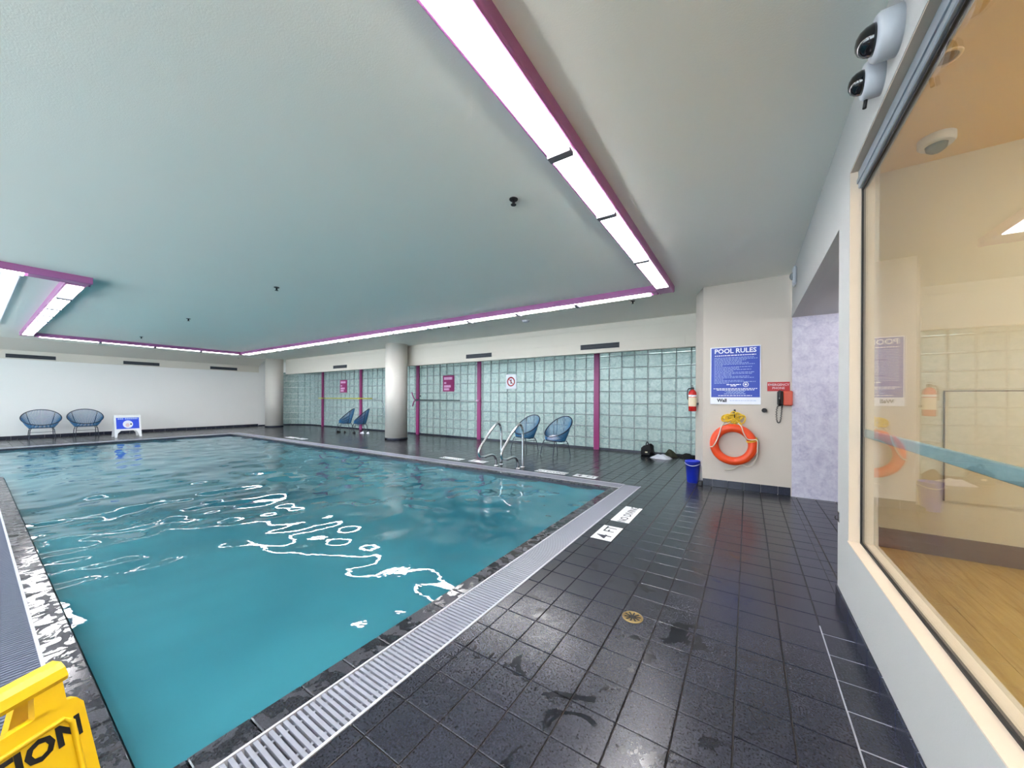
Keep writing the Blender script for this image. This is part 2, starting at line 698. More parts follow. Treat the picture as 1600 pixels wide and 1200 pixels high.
def tile_geo(sx, sy, h=0.012, ch=0.0018):
    mb = MB()
    x, y = sx / 2, sy / 2
    mb.quad([(-x + ch, -y + ch, 0), (x - ch, -y + ch, 0), (x - ch, y - ch, 0), (-x + ch, y - ch, 0)])
    lo = [(-x, -y, -ch), (x, -y, -ch), (x, y, -ch), (-x, y, -ch)]
    hi = [(-x + ch, -y + ch, 0), (x - ch, -y + ch, 0), (x - ch, y - ch, 0), (-x + ch, y - ch, 0)]
    bt = [(-x, -y, -h), (x, -y, -h), (x, y, -h), (-x, y, -h)]
    for k in range(4):
        q = (k + 1) % 4
        mb.quad([lo[k], lo[q], hi[q], hi[k]])
        mb.quad([bt[k], bt[q], lo[q], lo[k]])
    return mb


def tile_mesh(sx, sy, mat='slate'):
    key = (round(sx, 3), round(sy, 3), mat)
    if key not in _tm:
        _tm[key] = tile_geo(sx, sy).mesh('tile', mat)
    return _tm[key]


rest = MB()
for n, (a, b, c, d) in enumerate(cells):
    cx_, cy_ = (a + b) / 2, (c + d) / 2
    dz = random.uniform(-0.0006, 0.0006)
    if n < 298:
        link('tile', tile_mesh(b - a, d - c), floor, (cx_, cy_, dz))
    else:
        rest.add(tile_geo(b - a, d - c).shift((cx_, cy_, dz)))
MB().box((TX - 0.003, YB, -0.0068), (XW, 2.6, -0.0015)).build('grout_bed', 'grout_light', floor)
o = rest.build('tile_field', 'slate', floor)
o['kind'] = 'stuff'

# ------------------------------------------------------------------ pool: basin, coping, water, gratings
bs = MB()
ZP = -1.5
outline = [(PX1, PY0), (PX1, PY1), (PX0, PY1), (PX0, JY), (JX, JY), (JX, PY0)]
n = len(outline)
for k in range(n):
    p, q = outline[k], outline[(k + 1) % n]
    bs.quad([(p[0], p[1], -0.02), (q[0], q[1], -0.02), (q[0], q[1], ZP), (p[0], p[1], ZP)])
bs.quad([(PX1, PY0, ZP), (PX1, PY1, ZP), (PX0, PY1, ZP), (PX0, PY0, ZP)])
bs.quad([(JX, PY0, ZP), (PX0, PY0, ZP), (PX0, JY, ZP), (JX, JY, ZP)])
basin = struct('pool_basin', bs, 'basin_tile', 'pale blue tiled basin under the pool water', 'pool')

# bedding under coping and gratings
bed = MB()
for x0, x1, y0, y1 in [(PX1, GX1, PY0, GY1), (PX0, PX1, PY1, GY1), (LX0, PX0, JY - 0.36, GY1), (PX0, JX, JY - 0.36, JY), (JX, JX + 0.36, JY - 0.36, PY0), (JX, GX1, NY0, PY0)]:
    bed.box((x0, y0, -0.2), (x1, y1, -0.045))
bed.box((PX1, NY0, -0.2), (GX1, PY0, -0.046))
bed = struct('trim_1', bed, 'void', 'dark channel bed under the coping and drain gratings', 'channel')

coping = thing('trim_2', 'dark slate coping stones framing the pool water', 'coping', kind='structure')
band = MB()
for p, q in [((PX1, PY0), (PX1, PY1)), ((PX1, PY1), (PX0, PY1)), ((PX0, PY1), (PX0, JY)), ((PX0, JY), (JX, JY)), ((JX, JY), (JX, PY0)), ((JX, PY0), (PX1, PY0))]:
    dx, dy = q[0] - p[0], q[1] - p[1]
    L = math.hypot(dx, dy)
    nx, ny = dy / L * 0.004, -dx / L * 0.004   # outward
    band.quad([(p[0] - nx, p[1] - ny, -0.012), (q[0] - nx, q[1] - ny, -0.012), (q[0] - nx, q[1] - ny, -0.13), (p[0] - nx, p[1] - ny, -0.13)])
band.build('waterline_band', 'slate_base', coping)


def coping_run(p, q, width, outward, first=0.0):
    """stones of one tile pitch from p to q, their width growing outward"""
    dx, dy = q[0] - p[0], q[1] - p[1]
    L = math.hypot(dx, dy)
    ux, uy = dx / L, dy / L
    s = first
    while s < L - 0.004:
        e = min(L, s + TP)
        st = max(0.0, s)
        ln = e - st - 0.004
        if ln > 0.01:
            mx = p[0] + ux * (st + e) / 2 + outward[0] * (width / 2)
            my = p[1] + uy * (st + e) / 2 + outward[1] * (width / 2)
            sx = ln if abs(ux) > 0.5 else width - 0.004
            sy = ln if abs(uy) > 0.5 else width - 0.004
            key = ('c', round(sx, 3), round(sy, 3))
            if key not in _tm:
                _tm[key] = tile_geo(sx, sy, 0.05, 0.004).mesh('coping_stone', 'slate_coping')
            link('coping_stone', _tm[key], coping, (mx, my, random.uniform(-0.0008, 0.0008)))
        s += TP


CW = GX0 - PX1
coping_run((PX1, PY0), (PX1, PY1 + CW), CW, (1, 0), first=0.799 - PY0 - 3 * TP)
coping_run((PX1, PY1), (PX0, PY1), CW, (0, 1))
coping_run((PX0, PY1 + CW), (PX0, JY), CW, (-1, 0))
coping_run((JX, PY0), (PX1 + CW, PY0), CW, (0, -1))
coping_run((JX, JY), (JX, PY0 - CW), CW, (1, 0))
coping_run((PX0, JY), (JX, JY), CW, (0, -1))


def grating(name_label, axis, fixed0, fixed1, t0, t1, anchor, n_obj, gm='grating_white'):
    """slatted overflow grating: rails, cross ribs and slats; axis = running direction"""
    g = thing('drain_grating', name_label, 'grating', group='pool overflow gratings')

    def pt(a, t, z):
        return (a, t, z) if axis == 'Y' else (t, a, z)
    rl = MB()
    for a0, a1 in ((fixed0, fixed0 + 0.010), (fixed1 - 0.012, fixed1)):
        rl.box(pt(a0, t0, -0.04), pt(a1, t1, 0.0035))
    rl.build('rail', 'grating_rail', g)
    rb = MB()
    for fr in (0.25, 0.78):
        a = fixed0 + (fixed1 - fixed0) * fr
        rb.box(pt(a - 0.006, t0, -0.03), pt(a + 0.006, t1, -0.006))
    rb.build('cross_rib', gm, g)
    w = (fixed1 - fixed0) - 0.026
    mid = (fixed0 + fixed1) / 2
    sl = MB()
    hw, hl, hz = w / 2, 0.0072, 0.028
    for a, b, z0, z1 in ((hw, hl, -hz, 0.0),):
        pts = [pt(-a, -b, z0), pt(a, -b, z0), pt(a, b, z0), pt(-a, b, z0), pt(-a, -b, z1), pt(a, -b, z1), pt(a, b, z1), pt(-a, b, z1)]
    sl.box(pt(-hw, -hl, -hz), pt(hw, hl, 0.0))
    me = sl.mesh('slat', gm)
    pitch = 0.025
    ts = []
    t = t0 + pitch / 2
    while t < t1 - 0.008:
        ts.append(t); t += pitch
    ts.sort(key=lambda t_: abs(t_ - anchor))
    mass = MB()
    for k, t in enumerate(ts):
        if k < n_obj:
            link('slat', me, g, pt(mid, t, 0.001))
        else:
            mass.box(pt(mid - hw, t - hl, -hz + 0.001), pt(mid + hw, t + hl, 0.001))
    if mass.v:
        m_ = mass.build('slat_field', gm, g)
        m_['kind'] = 'stuff'
    return g


grating('pale slatted drain grating along the near right pool edge', 'Y', GX0, GX1, NY0, GY1, 0.6, 150)
grating('slatted drain grating with darkened colour beside the yellow floor sign', 'X', NY0, NY1, JX - 0.02, GX0 - 0.002, -2.2, 150, 'grating_darkened')
grating('pale slatted drain grating along the far pool edge below the glass blocks', 'X', GY0, GY1, LX0, GX0 - 0.002, -1.6, 0)
grating('pale slatted drain grating along the pool edge before the white wall', 'Y', LX0, LX1, JY - 0.35, GY0 - 0.002, 5, 0)

# water surface
rw = random.Random(21)
WAVES = []
for k in range(46):
    lam = math.exp(rw.uniform(math.log(0.22), math.log(1.5)))
    th = rw.gauss(1.25, 0.75)
    WAVES.append((2 * PI / lam * math.cos(th), 2 * PI / lam * math.sin(th), rw.uniform(0, 2 * PI), 0.0027 * lam ** 0.95 * rw.uniform(0.4, 1.0)))


def wave_z(x, y):
    s = 0.0
    for kx, ky, ph, am in WAVES:
        s += am * math.sin(kx * x + ky * y + ph)
    calm = 1.0 - 0.25 / (1.0 + math.exp(-(x + 4.2) / 0.7))
    return s * calm


def water_grid(x0, x1, y0, y1, xs, ys):
    mb = MB()
    nx, ny = len(xs), len(ys)
    mb.v = [(x, y, WZ + wave_z(x, y)) for y in ys for x in xs]
    for j in range(ny - 1):
        for i in range(nx - 1):
            a = j * nx + i
            mb.f.append((a, a + 1, a + nx + 1, a + nx)); mb.s.append(True)
    return mb


def span(a, b, step):
    k = max(1, round((b - a) / step))
    return [a + (b - a) * i / k for i in range(k + 1)]


xs = span(PX0, -6.0, 0.06)[:-1] + span(-6.0, PX1, 0.03)
wat = water_grid(PX0, PX1, PY0, PY1, xs, span(PY0, PY1, 0.035))
wat.add(water_grid(PX0, JX, JY, PY0, span(PX0, JX, 0.1), span(JY, PY0, 0.1)))
water = struct('pool_water', wat, 'pool_water', 'rippled teal water filling the swimming pool', 'water')

# ------------------------------------------------------------------ ceiling and walls
c_ = MB()
c_.box((XL - 0.2, YB - 0.2, ZC), (XW + 0.12, YF + 0.2, ZC + 0.15))
ceiling = struct('ceiling', c_, 'ceiling_paint', 'plain stippled ceiling over the pool', 'ceiling')

w_ = MB()
w_.box((XL - 0.2, YB - 0.2, -0.2), (XL, YF, ZC))
wall_left = struct('wall_left', w_, 'wall_white', 'long white wall behind the two chairs and folding sign', 'wall')
w_ = MB()
w_.box((XL - 0.2, YB - 0.2, -0.2), (XW, YB, 0.75))
w_.box((XL - 0.2, YB - 0.2, 2.6), (XW, YB, ZC))
ADDED_BAYS = [(-17.3 + 2.95 * k, -17.3 + 2.95 * k + 2.6) for k in range(6)]  # unseen window bays added so skylight brightens the ceiling
edges_ = [XL - 0.2] + [e for b in ADDED_BAYS for e in b] + [XW]
for a, b in zip(edges_[::2], edges_[1::2]):
    w_.box((a, YB - 0.2, 0.75), (b, YB, 2.6))
struct('wall_back', w_, 'wall_white', 'wall closing the pool hall behind the viewer, with windows added for light', 'wall')
for k, (a, b) in enumerate(ADDED_BAYS):
    wd = thing('window_%d' % (k + 2), 'unseen window added for daylight in the wall behind the viewer, bay %s from the side room' % ('sixth fifth fourth third second first'.split()[k]), 'window', ((a + b) / 2, YB - 0.1, 0.75), kind='structure')
    hw_ = (b - a) / 2
    fr_ = MB()
    for x_ in (-hw_, -0.025, hw_ - 0.05):
        fr_.box((x_, -0.03, 0), (x_ + 0.05, 0.03, 1.85))
    fr_.box((-hw_, -0.03, 0), (hw_, 0.03, 0.05)).box((-hw_, -0.03, 1.80), (hw_, 0.03, 1.85))
    fr_.build('frame', 'aluminium', wd)
    for x_ in (-hw_ + 0.04, 0.015):
        MB().box((x_, -0.004, 0.04), (x_ + hw_ - 0.055, 0.004, 1.81)).build('pane', 'window_glass', wd)

# right wall: parapet, head, pier, header over the passage
WY = 2.728          # far reveal of the window
ZS, ZH = 0.452, 2.53
w_ = MB()
w_.box((XW, YB - 0.2, -0.2), (0.60, WY, ZS))
w_.box((XW, YB - 0.2, ZH), (0.60, WY, 3.3))
w_.box((XW, YB - 0.2, ZS), (0.60, YB + 0.6, ZH))
w_.prism([(XW, WY), (0.60, WY), (0.60, 2.92), (0.56, 3.0), (XW, 3.0)], -0.2, 3.3)
w_.box((XW, 3.0, 2.32), (0.56, 5.87, 3.3))
wall_right = struct('wall_right', w_, 'wall_grey', 'pale wall holding the long window and the passage opening', 'wall')
# pier carrying the rules board
w_ = MB()
w_.prism([(-0.54, 5.9), (XW, 5.9), (XW, 5.95), (2.2, 5.95), (2.2, 8.8), (-0.68, 8.8), (-0.68, 6.31)], -0.2, ZC + 0.1)
struct('wall_pier', w_, 'wall_paint', 'cream pier wall carrying the blue rules board and orange life ring', 'wall')

# passage
w_ = MB()
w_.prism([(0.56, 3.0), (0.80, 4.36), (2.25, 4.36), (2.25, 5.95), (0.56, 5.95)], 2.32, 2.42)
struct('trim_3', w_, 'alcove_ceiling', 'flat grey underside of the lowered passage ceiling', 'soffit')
w_ = MB()
w_.box((2.2, 4.31, -0.2), (2.3, 5.95, 2.5))
w_.prism([(0.56, 3.0), (0.60, 2.92), (0.82, 4.31), (2.3, 4.31), (2.3, 4.41), (0.74, 4.41)], -0.2, 3.3)
struct('wall_passage', w_, 'wall_paint', 'inner wall between the passage and the room behind the window', 'wall')
pl_ = thing('passage_fill_light', 'unseen round light added inside the passage to brighten the lavender wall', 'light', (1.45, 5.15, 2.32))  # added out of view to lift the dark passage
MB().lathe([(0.15, -0.012), (0.16, -0.01), (0.16, 0)], seg=28).build('rim', 'white_plastic', pl_)
MB().lathe([(0.02, -0.17), (0.09, -0.15), (0.135, -0.09), (0.13, -0.012)], seg=28).build('diffuser', 'passage_fill', pl_)
lav = thing('wall_lavender', 'mottled lavender panelled wall inside the passage opening', 'wall', (XW, 5.87, 0), kind='structure')
pm = MB().box((0.0004, 0, 0), (0.1796, 0.03, 2.32), 0.0006).mesh('panel', 'lavender')
for k in range(9):
    link('panel', pm, lav, (0.008 + k * 0.18, 0, 0.0))
MB().box((0.0, 0.02, -0.1), (1.7, 0.08, 2.4)).build('backing', 'wall_paint', lav)

# sloped fascia over the glass wall, vertical band with vents
def swept(prof, path_pts, normals):
    """sweep profile of (inset, z) along a plan path; inset measured along the given inward normals"""
    mb = MB()
    n_ = len(prof)
    for p, nrm in zip(path_pts, normals):
        mb.v += [(p[0] + nrm[0] * a, p[1] + nrm[1] * a, z) for a, z in prof]
    for k in range(len(path_pts) - 1):
        for j in range(n_ - 1):
            a = k * n_ + j
            mb.f.append((a, a + 1, a + n_ + 1, a + n_)); mb.s.append(False)
    return mb


ARC_C, ARC_R = (-16.3, 7.0), 1.6
plan = [(-0.5, YF), (-16.3, YF)] + [(ARC_C[0] + ARC_R * math.cos(a), ARC_C[1] + ARC_R * math.sin(a)) for a in [PI / 2 + PI / 2 * k / 10 for k in range(1, 11)]]
pn = [(0, -1), (0, -1)] + [(-math.cos(a), -math.sin(a)) for a in [PI / 2 + PI / 2 * k / 10 for k in range(1, 11)]]
YK = 7.60           # bulkhead hanging in front of the glass blocks
bh = thing('trim_4', 'cream bulkhead hanging in front of the glass block wall', 'bulkhead', kind='structure')
MB().box((-16.75, YK, 2.268), (-0.66, YK + 0.12, ZC)).build('core', 'fascia_paint', bh)
for z0, z1, d_ in ((2.264, 2.480, 0.012), (2.484, 2.762, 0.006), (2.766, ZC, 0.010)):
    MB().box((-16.75, YK - d_, z0), (-1.002, YK, z1)).build('panel', 'fascia_paint', bh)
    MB().box((-0.998, YK - d_, z0), (-0.66, YK, z1)).build('panel', 'fascia_paint', bh)
MB().box((-17.0, YF - 0.01, 2.395), (-0.6, YF + 0.1, ZC)).build('upper_wall', 'fascia_paint', bh)
f_ = swept([(0.0, 2.345), (0.05, 2.345), (0.05, 2.60), (0.75, ZC + 0.005)], [(XL, 7.0), (XL, YB)], [(1, 0), (1, 0)])
struct('trim_5', f_, 'fascia_paint', 'cream overhang running along the top of the white wall', 'fascia')

# hall behind the glass blocks
w_ = MB()
w_.box((-19.5, 11.0, -0.2), (0.8, 11.1, 3.0))
w_.box((-19.6, 5.0, -0.2), (-19.5, 11.1, 3.0))
w_.box((-19.6, 5.0, 2.95), (0.8, 11.1, 3.05))
w_.box((0.7, 8.8, -0.2), (0.8, 11.1, 3.0))
struct('wall_hall', w_, 'hall_wall', 'pale hall walls dimly seen through the glass blocks', 'wall')
w_ = MB().box((-19.5, 7.0, -0.2), (0.8, 11.1, -0.01))
struct('floor_hall', w_, 'hall_floor', 'grey hall floor beyond the glass blocks', 'floor')
hm = MB().box((-0.6, -0.3, -0.05), (0.6, 0.3, 0.0), 0.004).mesh('hall_backlight', 'hall_fill')  # unseen lamps added to light the glass blocks from behind
for k in range(8):
    tag(link('hall_backlight', hm, None, (-1.6 - k * 2.1, 9.8, 2.95)), 'unseen hall lamp added to backlight the glass blocks, %s from the pier' % 'first second third fourth fifth sixth seventh eighth'.split()[k], 'light', 'added lamps behind the glass blocks')

# ------------------------------------------------------------------ glass block wall
wall_far = thing('wall_far', 'long wall of pale green glass blocks with a curved end', 'wall', kind='structure')
BW, BH = 0.30, 0.2867


def block_geo(sx, sz, d=0.085):
    """hollow-looking block: raised pillow front, bevelled rim"""
    mb = MB()
    x, z = sx / 2, sz / 2
    rings = []
    for ins, y in ((0.0, d), (0.0, 0.012), (0.010, 0.0), (0.028, 0.004)):
        rings.append([(-x + ins, y, -z + ins), (x - ins, y, -z + ins), (x - ins, y, z - ins), (-x + ins, y, z - ins)])
    for a, b in zip(rings[:-1], rings[1:]):
        for k in range(4):
            q = (k + 1) % 4
            mb.quad([a[k], a[q], b[q], b[k]])
    mb.quad(rings[-1])
    mb.quad(rings[0][::-1])
    return mb


blocks = []   # (centre x, y, z, rot, w, h)
rows = [(0.045 + 0.0 + k * BH, min(0.045 + (k + 1) * BH, 2.398)) for k in range(9)]
rows = [(0.02 if k == 0 else k * BH, min((k + 1) * BH, 2.398)) for k in range(9)]
x = -1.013 + 0.3
while x > -16.25:
    for z0, z1 in rows:
        blocks.append((x - BW / 2, YF, (z0 + z1) / 2, 0.0, BW - 0.010, z1 - z0 - 0.010))
    x -= BW
nb = 8
for k in range(6):
    a = PI / 2 + (k + 0.55) * (PI / 2) / nb
    for z0, z1 in rows:
        blocks.append((ARC_C[0] + ARC_R * math.cos(a), ARC_C[1] + ARC_R * math.sin(a), (z0 + z1) / 2, a - PI / 2, 0.298, z1 - z0 - 0.010))
blocks.sort(key=lambda b: frame_rank(b[:3]))
_bm = {}
mass = MB()
for n, (bx, by, bz, rz, sw, sh) in enumerate(blocks):
    key = (round(sw, 3), round(sh, 3))
    if n < 298:
        if key not in _bm:
            _bm[key] = block_geo(sw, sh).mesh('glass_block', 'block_glass')
        link('glass_block', _bm[key], wall_far, (bx, by, bz), (0, 0, rz))
    else:
        g = block_geo(sw, sh)
        ca, sa = math.cos(rz), math.sin(rz)
        g.mapv(lambda X, Y, Z: (bx + X * ca - Y * sa, by + X * sa + Y * ca, bz + Z))
        mass.add(g)
m_ = mass.build('glass_block_field', 'block_glass', wall_far)
m_['kind'] = 'stuff'
cw = MB()
ca_ = [PI / 2 + PI / 2 * (0.755 + 0.245 * k / 5) for k in range(6)]
cw.prism([(ARC_C[0] + (ARC_R - 0.004) * math.cos(a), ARC_C[1] + (ARC_R - 0.004) * math.sin(a)) for a in ca_] + [(ARC_C[0] + (ARC_R + 0.12) * math.cos(a), ARC_C[1] + (ARC_R + 0.12) * math.sin(a)) for a in ca_[::-1]], -0.1, 2.42)
struct('wall_corner', cw, 'wall_white', 'short curved plaster wall behind the corner column', 'wall')
# mortar joints between blocks
mj = MB()
x = -1.013 + 0.3
while x > -16.35:
    mj.box((x - 0.006, YF + 0.012, 0), (x + 0.006, YF + 0.07, 2.4))
    x -= BW
for k in range(1, 9):
    mj.box((-16.3, YF + 0.012, k * BH - 0.006), (-0.6, YF + 0.07, k * BH + 0.006))
mj.build('mortar', 'grout_light', wall_far)
kb = swept([(0.0, 0.0), (0.012, 0.0), (0.012, 0.05), (0.0, 0.052)], plan, pn)
tag(kb.build('baseboard_far', 'slate_base'), 'dark base strip along the foot of the glass blocks', 'baseboard', kind='structure')

# purple posts on the glass wall
for lab, px in (('nearest the fire extinguisher', -3.12), ('between the pale prohibition sign and the purple notice', -6.835), ('carrying the dark pole hook', -9.54), ('behind the far pair of blue chairs', -12.81), ('farthest along the glass wall, by the round column', -15.58)):
    p_ = MB().box((-0.07, -0.045, 0), (0.07, 0.0, 2.395), 0.006)
    tag(p_.build('purple_post', 'purple_post', None, (px, YF - 0.002, 0.0)), 'purple post on the glass block wall ' + lab, 'post', 'purple posts on the glass wall')

# columns
for lab, cx_, cy_ in (('standing before the purple notices', -8.98, 7.22), ('at the corner by the white wall', -16.92, 7.22)):
    c = thing('column', 'round cream column ' + lab, 'column', (cx_, cy_, 0), group='round columns', kind='structure')
    MB().lathe([(0.325, 0.055), (0.325, ZC)], seg=48).build('shaft', 'column_paint', c)
    MB().lathe([(0.336, 0.0), (0.336, 0.058), (0.330, 0.063)], seg=48).build('base_ring', 'slate_base', c)

# ------------------------------------------------------------------ skirting tiles
def skirting(name, label, p, q, nrm, z1, joint0, mat='slate_base', pitch=TP):
    b = thing(name, label, 'baseboard', kind='structure')
    dx, dy = q[0] - p[0], q[1] - p[1]
    L = math.hypot(dx, dy); ux, uy = dx / L, dy / L
    gb = MB().box((0, 0, 0), (L, 0.004, z1 - 0.002))
    gb.mapv(lambda X, Y, Z: (p[0] + ux * X + nrm[0] * Y, p[1] + uy * X + nrm[1] * Y, Z))
    gb.build('grout_line', 'grout_light', b)
    s = joint0
    k = 0
    while s < L - 0.01:
        a, e = max(0, s) + 0.0025, min(L, s + pitch) - 0.0025
        if e - a > 0.01:
            t_ = MB().box((a, 0.0, 0.0005), (e, 0.010, z1), 0.002)
            t_.mapv(lambda X, Y, Z: (p[0] + ux * X + nrm[0] * Y, p[1] + uy * X + nrm[1] * Y, Z))
            t_.build('tile', mat, b)
        s += pitch
        k += 1


skirting('baseboard_right', 'dark tile skirting at the foot of the window wall', (XW, -1.0), (XW, 3.0), (-1, 0), 0.095, 0.06)
skirting('baseboard_pier', 'dark tile skirting under the orange life ring', (-0.54, 5.9), (XW, 5.9), (0, -1), 0.105, -0.065)
skirting('baseboard_left', 'dark tile skirting along the foot of the white wall', (XL, -0.5), (XL, 7.0), (1, 0), 0.095, 0.0, pitch=0.30)

# ------------------------------------------------------------------ window
win = thing('window_1', 'long interior window in the right wall looking into a room with a wood floor', 'window', kind='structure')
YN = YB + 0.6
s_ = MB()
s_.box((XW - 0.003, YN, ZS), (0.60, WY, ZS + 0.006))
s_.build('sill', 'cream', win)
s_ = MB()
s_.box((XW + 0.002, WY - 0.006, ZS), (0.60, WY, ZH))
s_.box((XW + 0.002, YN, ZH - 0.006), (0.60, WY, ZH))
s_.build('reveal', 'cream', win)
fr = MB()
fr.box((0.512, YN, 2.425), (0.556, WY - 0.006, ZH - 0.006), 0.004)
fr.box((0.506, YN, 2.455), (0.514, WY - 0.006, 2.475))
fr.build('frame', 'aluminium', win)
gk = MB()
gk.box((0.526, YN, ZS + 0.006), (0.542, WY - 0.006, ZS + 0.016))
gk.box((0.526, YN, 2.412), (0.542, WY - 0.006, 2.425))
gk.box((0.526, WY - 0.016, ZS + 0.006), (0.542, WY - 0.006, 2.425))
gk.build('gasket', 'gasket', win)
MB().box((0.530, YN, ZS + 0.010), (0.538, WY - 0.010, 2.420)).build('pane', 'window_glass', win)
rl = MB().box((0.5385, YN, 1.047), (0.556, WY - 0.016, 1.091), 0.003)
rl.build('rail', 'teal_rail', win)

# room behind the window
ry0, rx1, rz1 = YB + 0.4, 4.2, 3.2
w_ = MB()
w_.box((rx1, ry0, -0.2), (rx1 + 0.1, 4.41, 3.3))
w_.box((0.6, ry0 - 0.1, -0.2), (rx1 + 0.1, ry0, 3.3))
w_.box((0.82, 4.305, 0.0), (rx1, 4.31, rz1))
struct('wall_room', w_, 'room_wall', 'cream wall of the room seen through the window', 'wall')
struct('ceiling_room', MB().box((0.6, ry0, rz1), (rx1, 4.35, rz1 + 0.1)), 'room_ceiling', 'warm yellow ceiling of the room behind the window', 'ceiling')
bb = MB().box((0.815, 4.290, 0), (rx1, 4.305, 0.163), 0.003)
struct('baseboard_room', bb, 'base_brown', 'tall brown baseboard of the room behind the window', 'baseboard')
fl = thing('floor_room', 'light oak plank floor of the room behind the window', 'floor', kind='structure')
MB().box((0.6, ry0, -0.2), (rx1, 4.4, -0.006)).build('subfloor', 'base_brown', fl)
pk = {}
for r in range(24):
    x0 = 0.60 + r * 0.15
    y = ry0 - random.uniform(0, 1.1)
    while y < 4.305:
        a, b = max(ry0, y), min([2.90, 3.85][r] if r < 2 else 4.305, y + 1.2)
        if b - a > 0.05:
            key = round(b - a, 3)
            if key not in pk:
                pk[key] = tile_geo(0.1488, b - a - 0.0012, 0.012, 0.0008).mesh('plank', 'plank_wood')
            link('plank', pk[key], fl, (x0 + 0.075, (a + b) / 2, 0.0))
        y += 1.2
for k, (lx, ly) in enumerate(((2.6, 2.6), (2.6, 0.4), (2.6, -1.6))):
    l_ = thing('ceiling_lamp', ['square ceiling lamp of the side room farthest back', 'square ceiling lamp in the middle of the side room', 'square ceiling lamp of the side room nearest the viewer'][k], 'light', (lx, ly, rz1), group='ceiling lamps of the side room')
    MB().box((-0.36, -0.36, -0.03), (0.36, 0.36, -0.0), 0.004).build('frame', 'white_plastic', l_)
    MB().box((-0.32, -0.32, -0.15), (0.32, 0.32, -0.031), 0.01).build('diffuser', 'room_lamp', l_)
# board on the side room wall with a dark top edge
bd = thing('wall_board', 'pale board with a thin dark edge on the side room wall', 'board', (1.32, 4.303, 0.45))
MB().box((0.0, -0.012, 0), (1.5, 0, 0.875)).build('panel', 'room_wall', bd)
e_ = MB().box((0, -0.014, 0.872), (1.5, 0, 0.88)).box((-0.003, -0.014, 0), (0.003, 0, 0.88))
e_.build('edge', 'base_brown', bd)
# dome detector on the side room ceiling
dt = thing('dome_camera', 'white dome camera on the warm ceiling behind the window', 'camera', (1.165, 3.94, rz1))
MB().lathe([(0.098, 0), (0.098, -0.045), (0.088, -0.06)][::-1], seg=28).build('housing', 'white_plastic', dt)
MB().lathe([(0.005, -0.115), (0.03, -0.108), (0.052, -0.09), (0.06, -0.06)], seg=24).build('dome', 'smoke_lens', dt)
dl = thing('downlight', 'small recessed amber downlight in the ceiling behind the window', 'light', (0.935, 3.05, rz1))
MB().lathe([(0.05, -0.004), (0.052, 0.0)], seg=20).build('lens', 'brass', dl)
MB().lathe([(0.052, -0.006), (0.066, -0.006), (0.068, 0.0), (0.052, 0.0)], seg=20, caps=False).build('ring', 'room_ceiling', dl)

# ------------------------------------------------------------------ ceiling light troughs
def trough(label, axis, lit_side0, lit_side1, t0, t1, seams, d0, d1, sw=0.03):
    """housing hung under the ceiling between side0 and side1 (across), running t0..t1; diffusers between d0 and d1"""
    g = thing('light_trough', label, 'ceiling light', (0, 0, 0), group='purple light troughs under the ceiling')
    a0, a1 = min(lit_side0, lit_side1), max(lit_side0, lit_side1)
    zb = 2.80

    def fn(a, z, t):
        return (a, t, z) if axis == 'Y' else (t, a, z)
    r = 0.022
    pf = [(a0, ZC)] + [(a0 + r - r * math.cos(k * PI / 8), zb + r - r * math.sin(k * PI / 8)) for k in range(5)]
    pf += [(a0 + 0.03, zb), (a0 + 0.03, zb + 0.014), (a1 - 0.024, zb + 0.014), (a1 - 0.024, zb)]
    pf += [(a1 - r + r * math.sin(k * PI / 8), zb + r - r * math.cos(k * PI / 8)) for k in range(5)] + [(a1, ZC)]
    MB().extrude(pf, fn, t0, t1).build('housing', 'purple', g)
    if d0 - t0 > 0.01:
        MB().box(fn(a0 + 0.03, zb + 0.002, t0 + 0.02), fn(a1 - 0.024, zb + 0.013, d0)).build('end_plate', 'purple', g)
    if t1 - d1 > 0.01:
        MB().box(fn(a0 + 0.03, zb + 0.002, d1), fn(a1 - 0.024, zb + 0.013, t1 - 0.02)).build('end_plate', 'purple', g)
    cuts = [d0] + [s for s in seams if d0 < s < d1] + [d1]
    for a, b in zip(cuts[:-1], cuts[1:]):
        MB().box(fn(a0 + 0.031, zb - 0.008, a + sw), fn(a1 - 0.025, zb + 0.012, b - sw)).build('diffuser', 'diffuser', g)
    for s in cuts[1:-1]:
        MB().box(fn(a0 + 0.031, zb - 0.034, s - sw), fn(a1 - 0.025, zb + 0.012, s + sw)).build('seam_bar', 'seam_grey', g)
    return g


RS = [5.26 - 1.16 * k for k in range(8)]
RS = [4.10, 2.93, 2.04, 0.9, -0.25, -1.4]
trough('long purple light trough overhead running above the near right pool edge', 'Y', -1.095, -0.885, -2.0, 5.62, RS, -1.95, 5.30)
trough('purple light trough running along the glass block wall side', 'X', 5.42, 5.62, -15.5, -1.097, [-1.2 - 1.15 * k for k in range(1, 13)], -15.25, -1.17)
trough('purple light trough running in front of the white wall', 'Y', -15.5, -15.3, 0.95, 5.418, [0.95 + 1.12 * k for k in range(1, 4)], 1.0, 5.40)
trough('bright purple-edged light trough ending in the corner over the white wall', 'X', 0.72, 0.93, -15.5, -7.784, [-8.91, -10.13, -11.07, -11.93, -12.75, -13.93], -15.2, -7.85, 0.07)
trough('short purple light trough at the left edge, rounded end toward the pool', 'Y', -7.78, -7.56, -2.0, 0.95, [-0.7], -1.95, 0.42)
trough('purple light trough behind the viewer', 'X', -2.2, -2.002, -7.78, -0.885, [-2.0, -3.2, -4.4, -5.6, -6.8], -7.6, -1.1)
lp = thing('ceiling_light', 'pale lavender ceiling light panel at the left edge of the view', 'ceiling light', (-11.0, 0.23, ZC))
MB().box((-3.1, -0.16, -0.03), (3.0, 0.16, 0.0), 0.003).build('frame', 'white_plastic', lp)
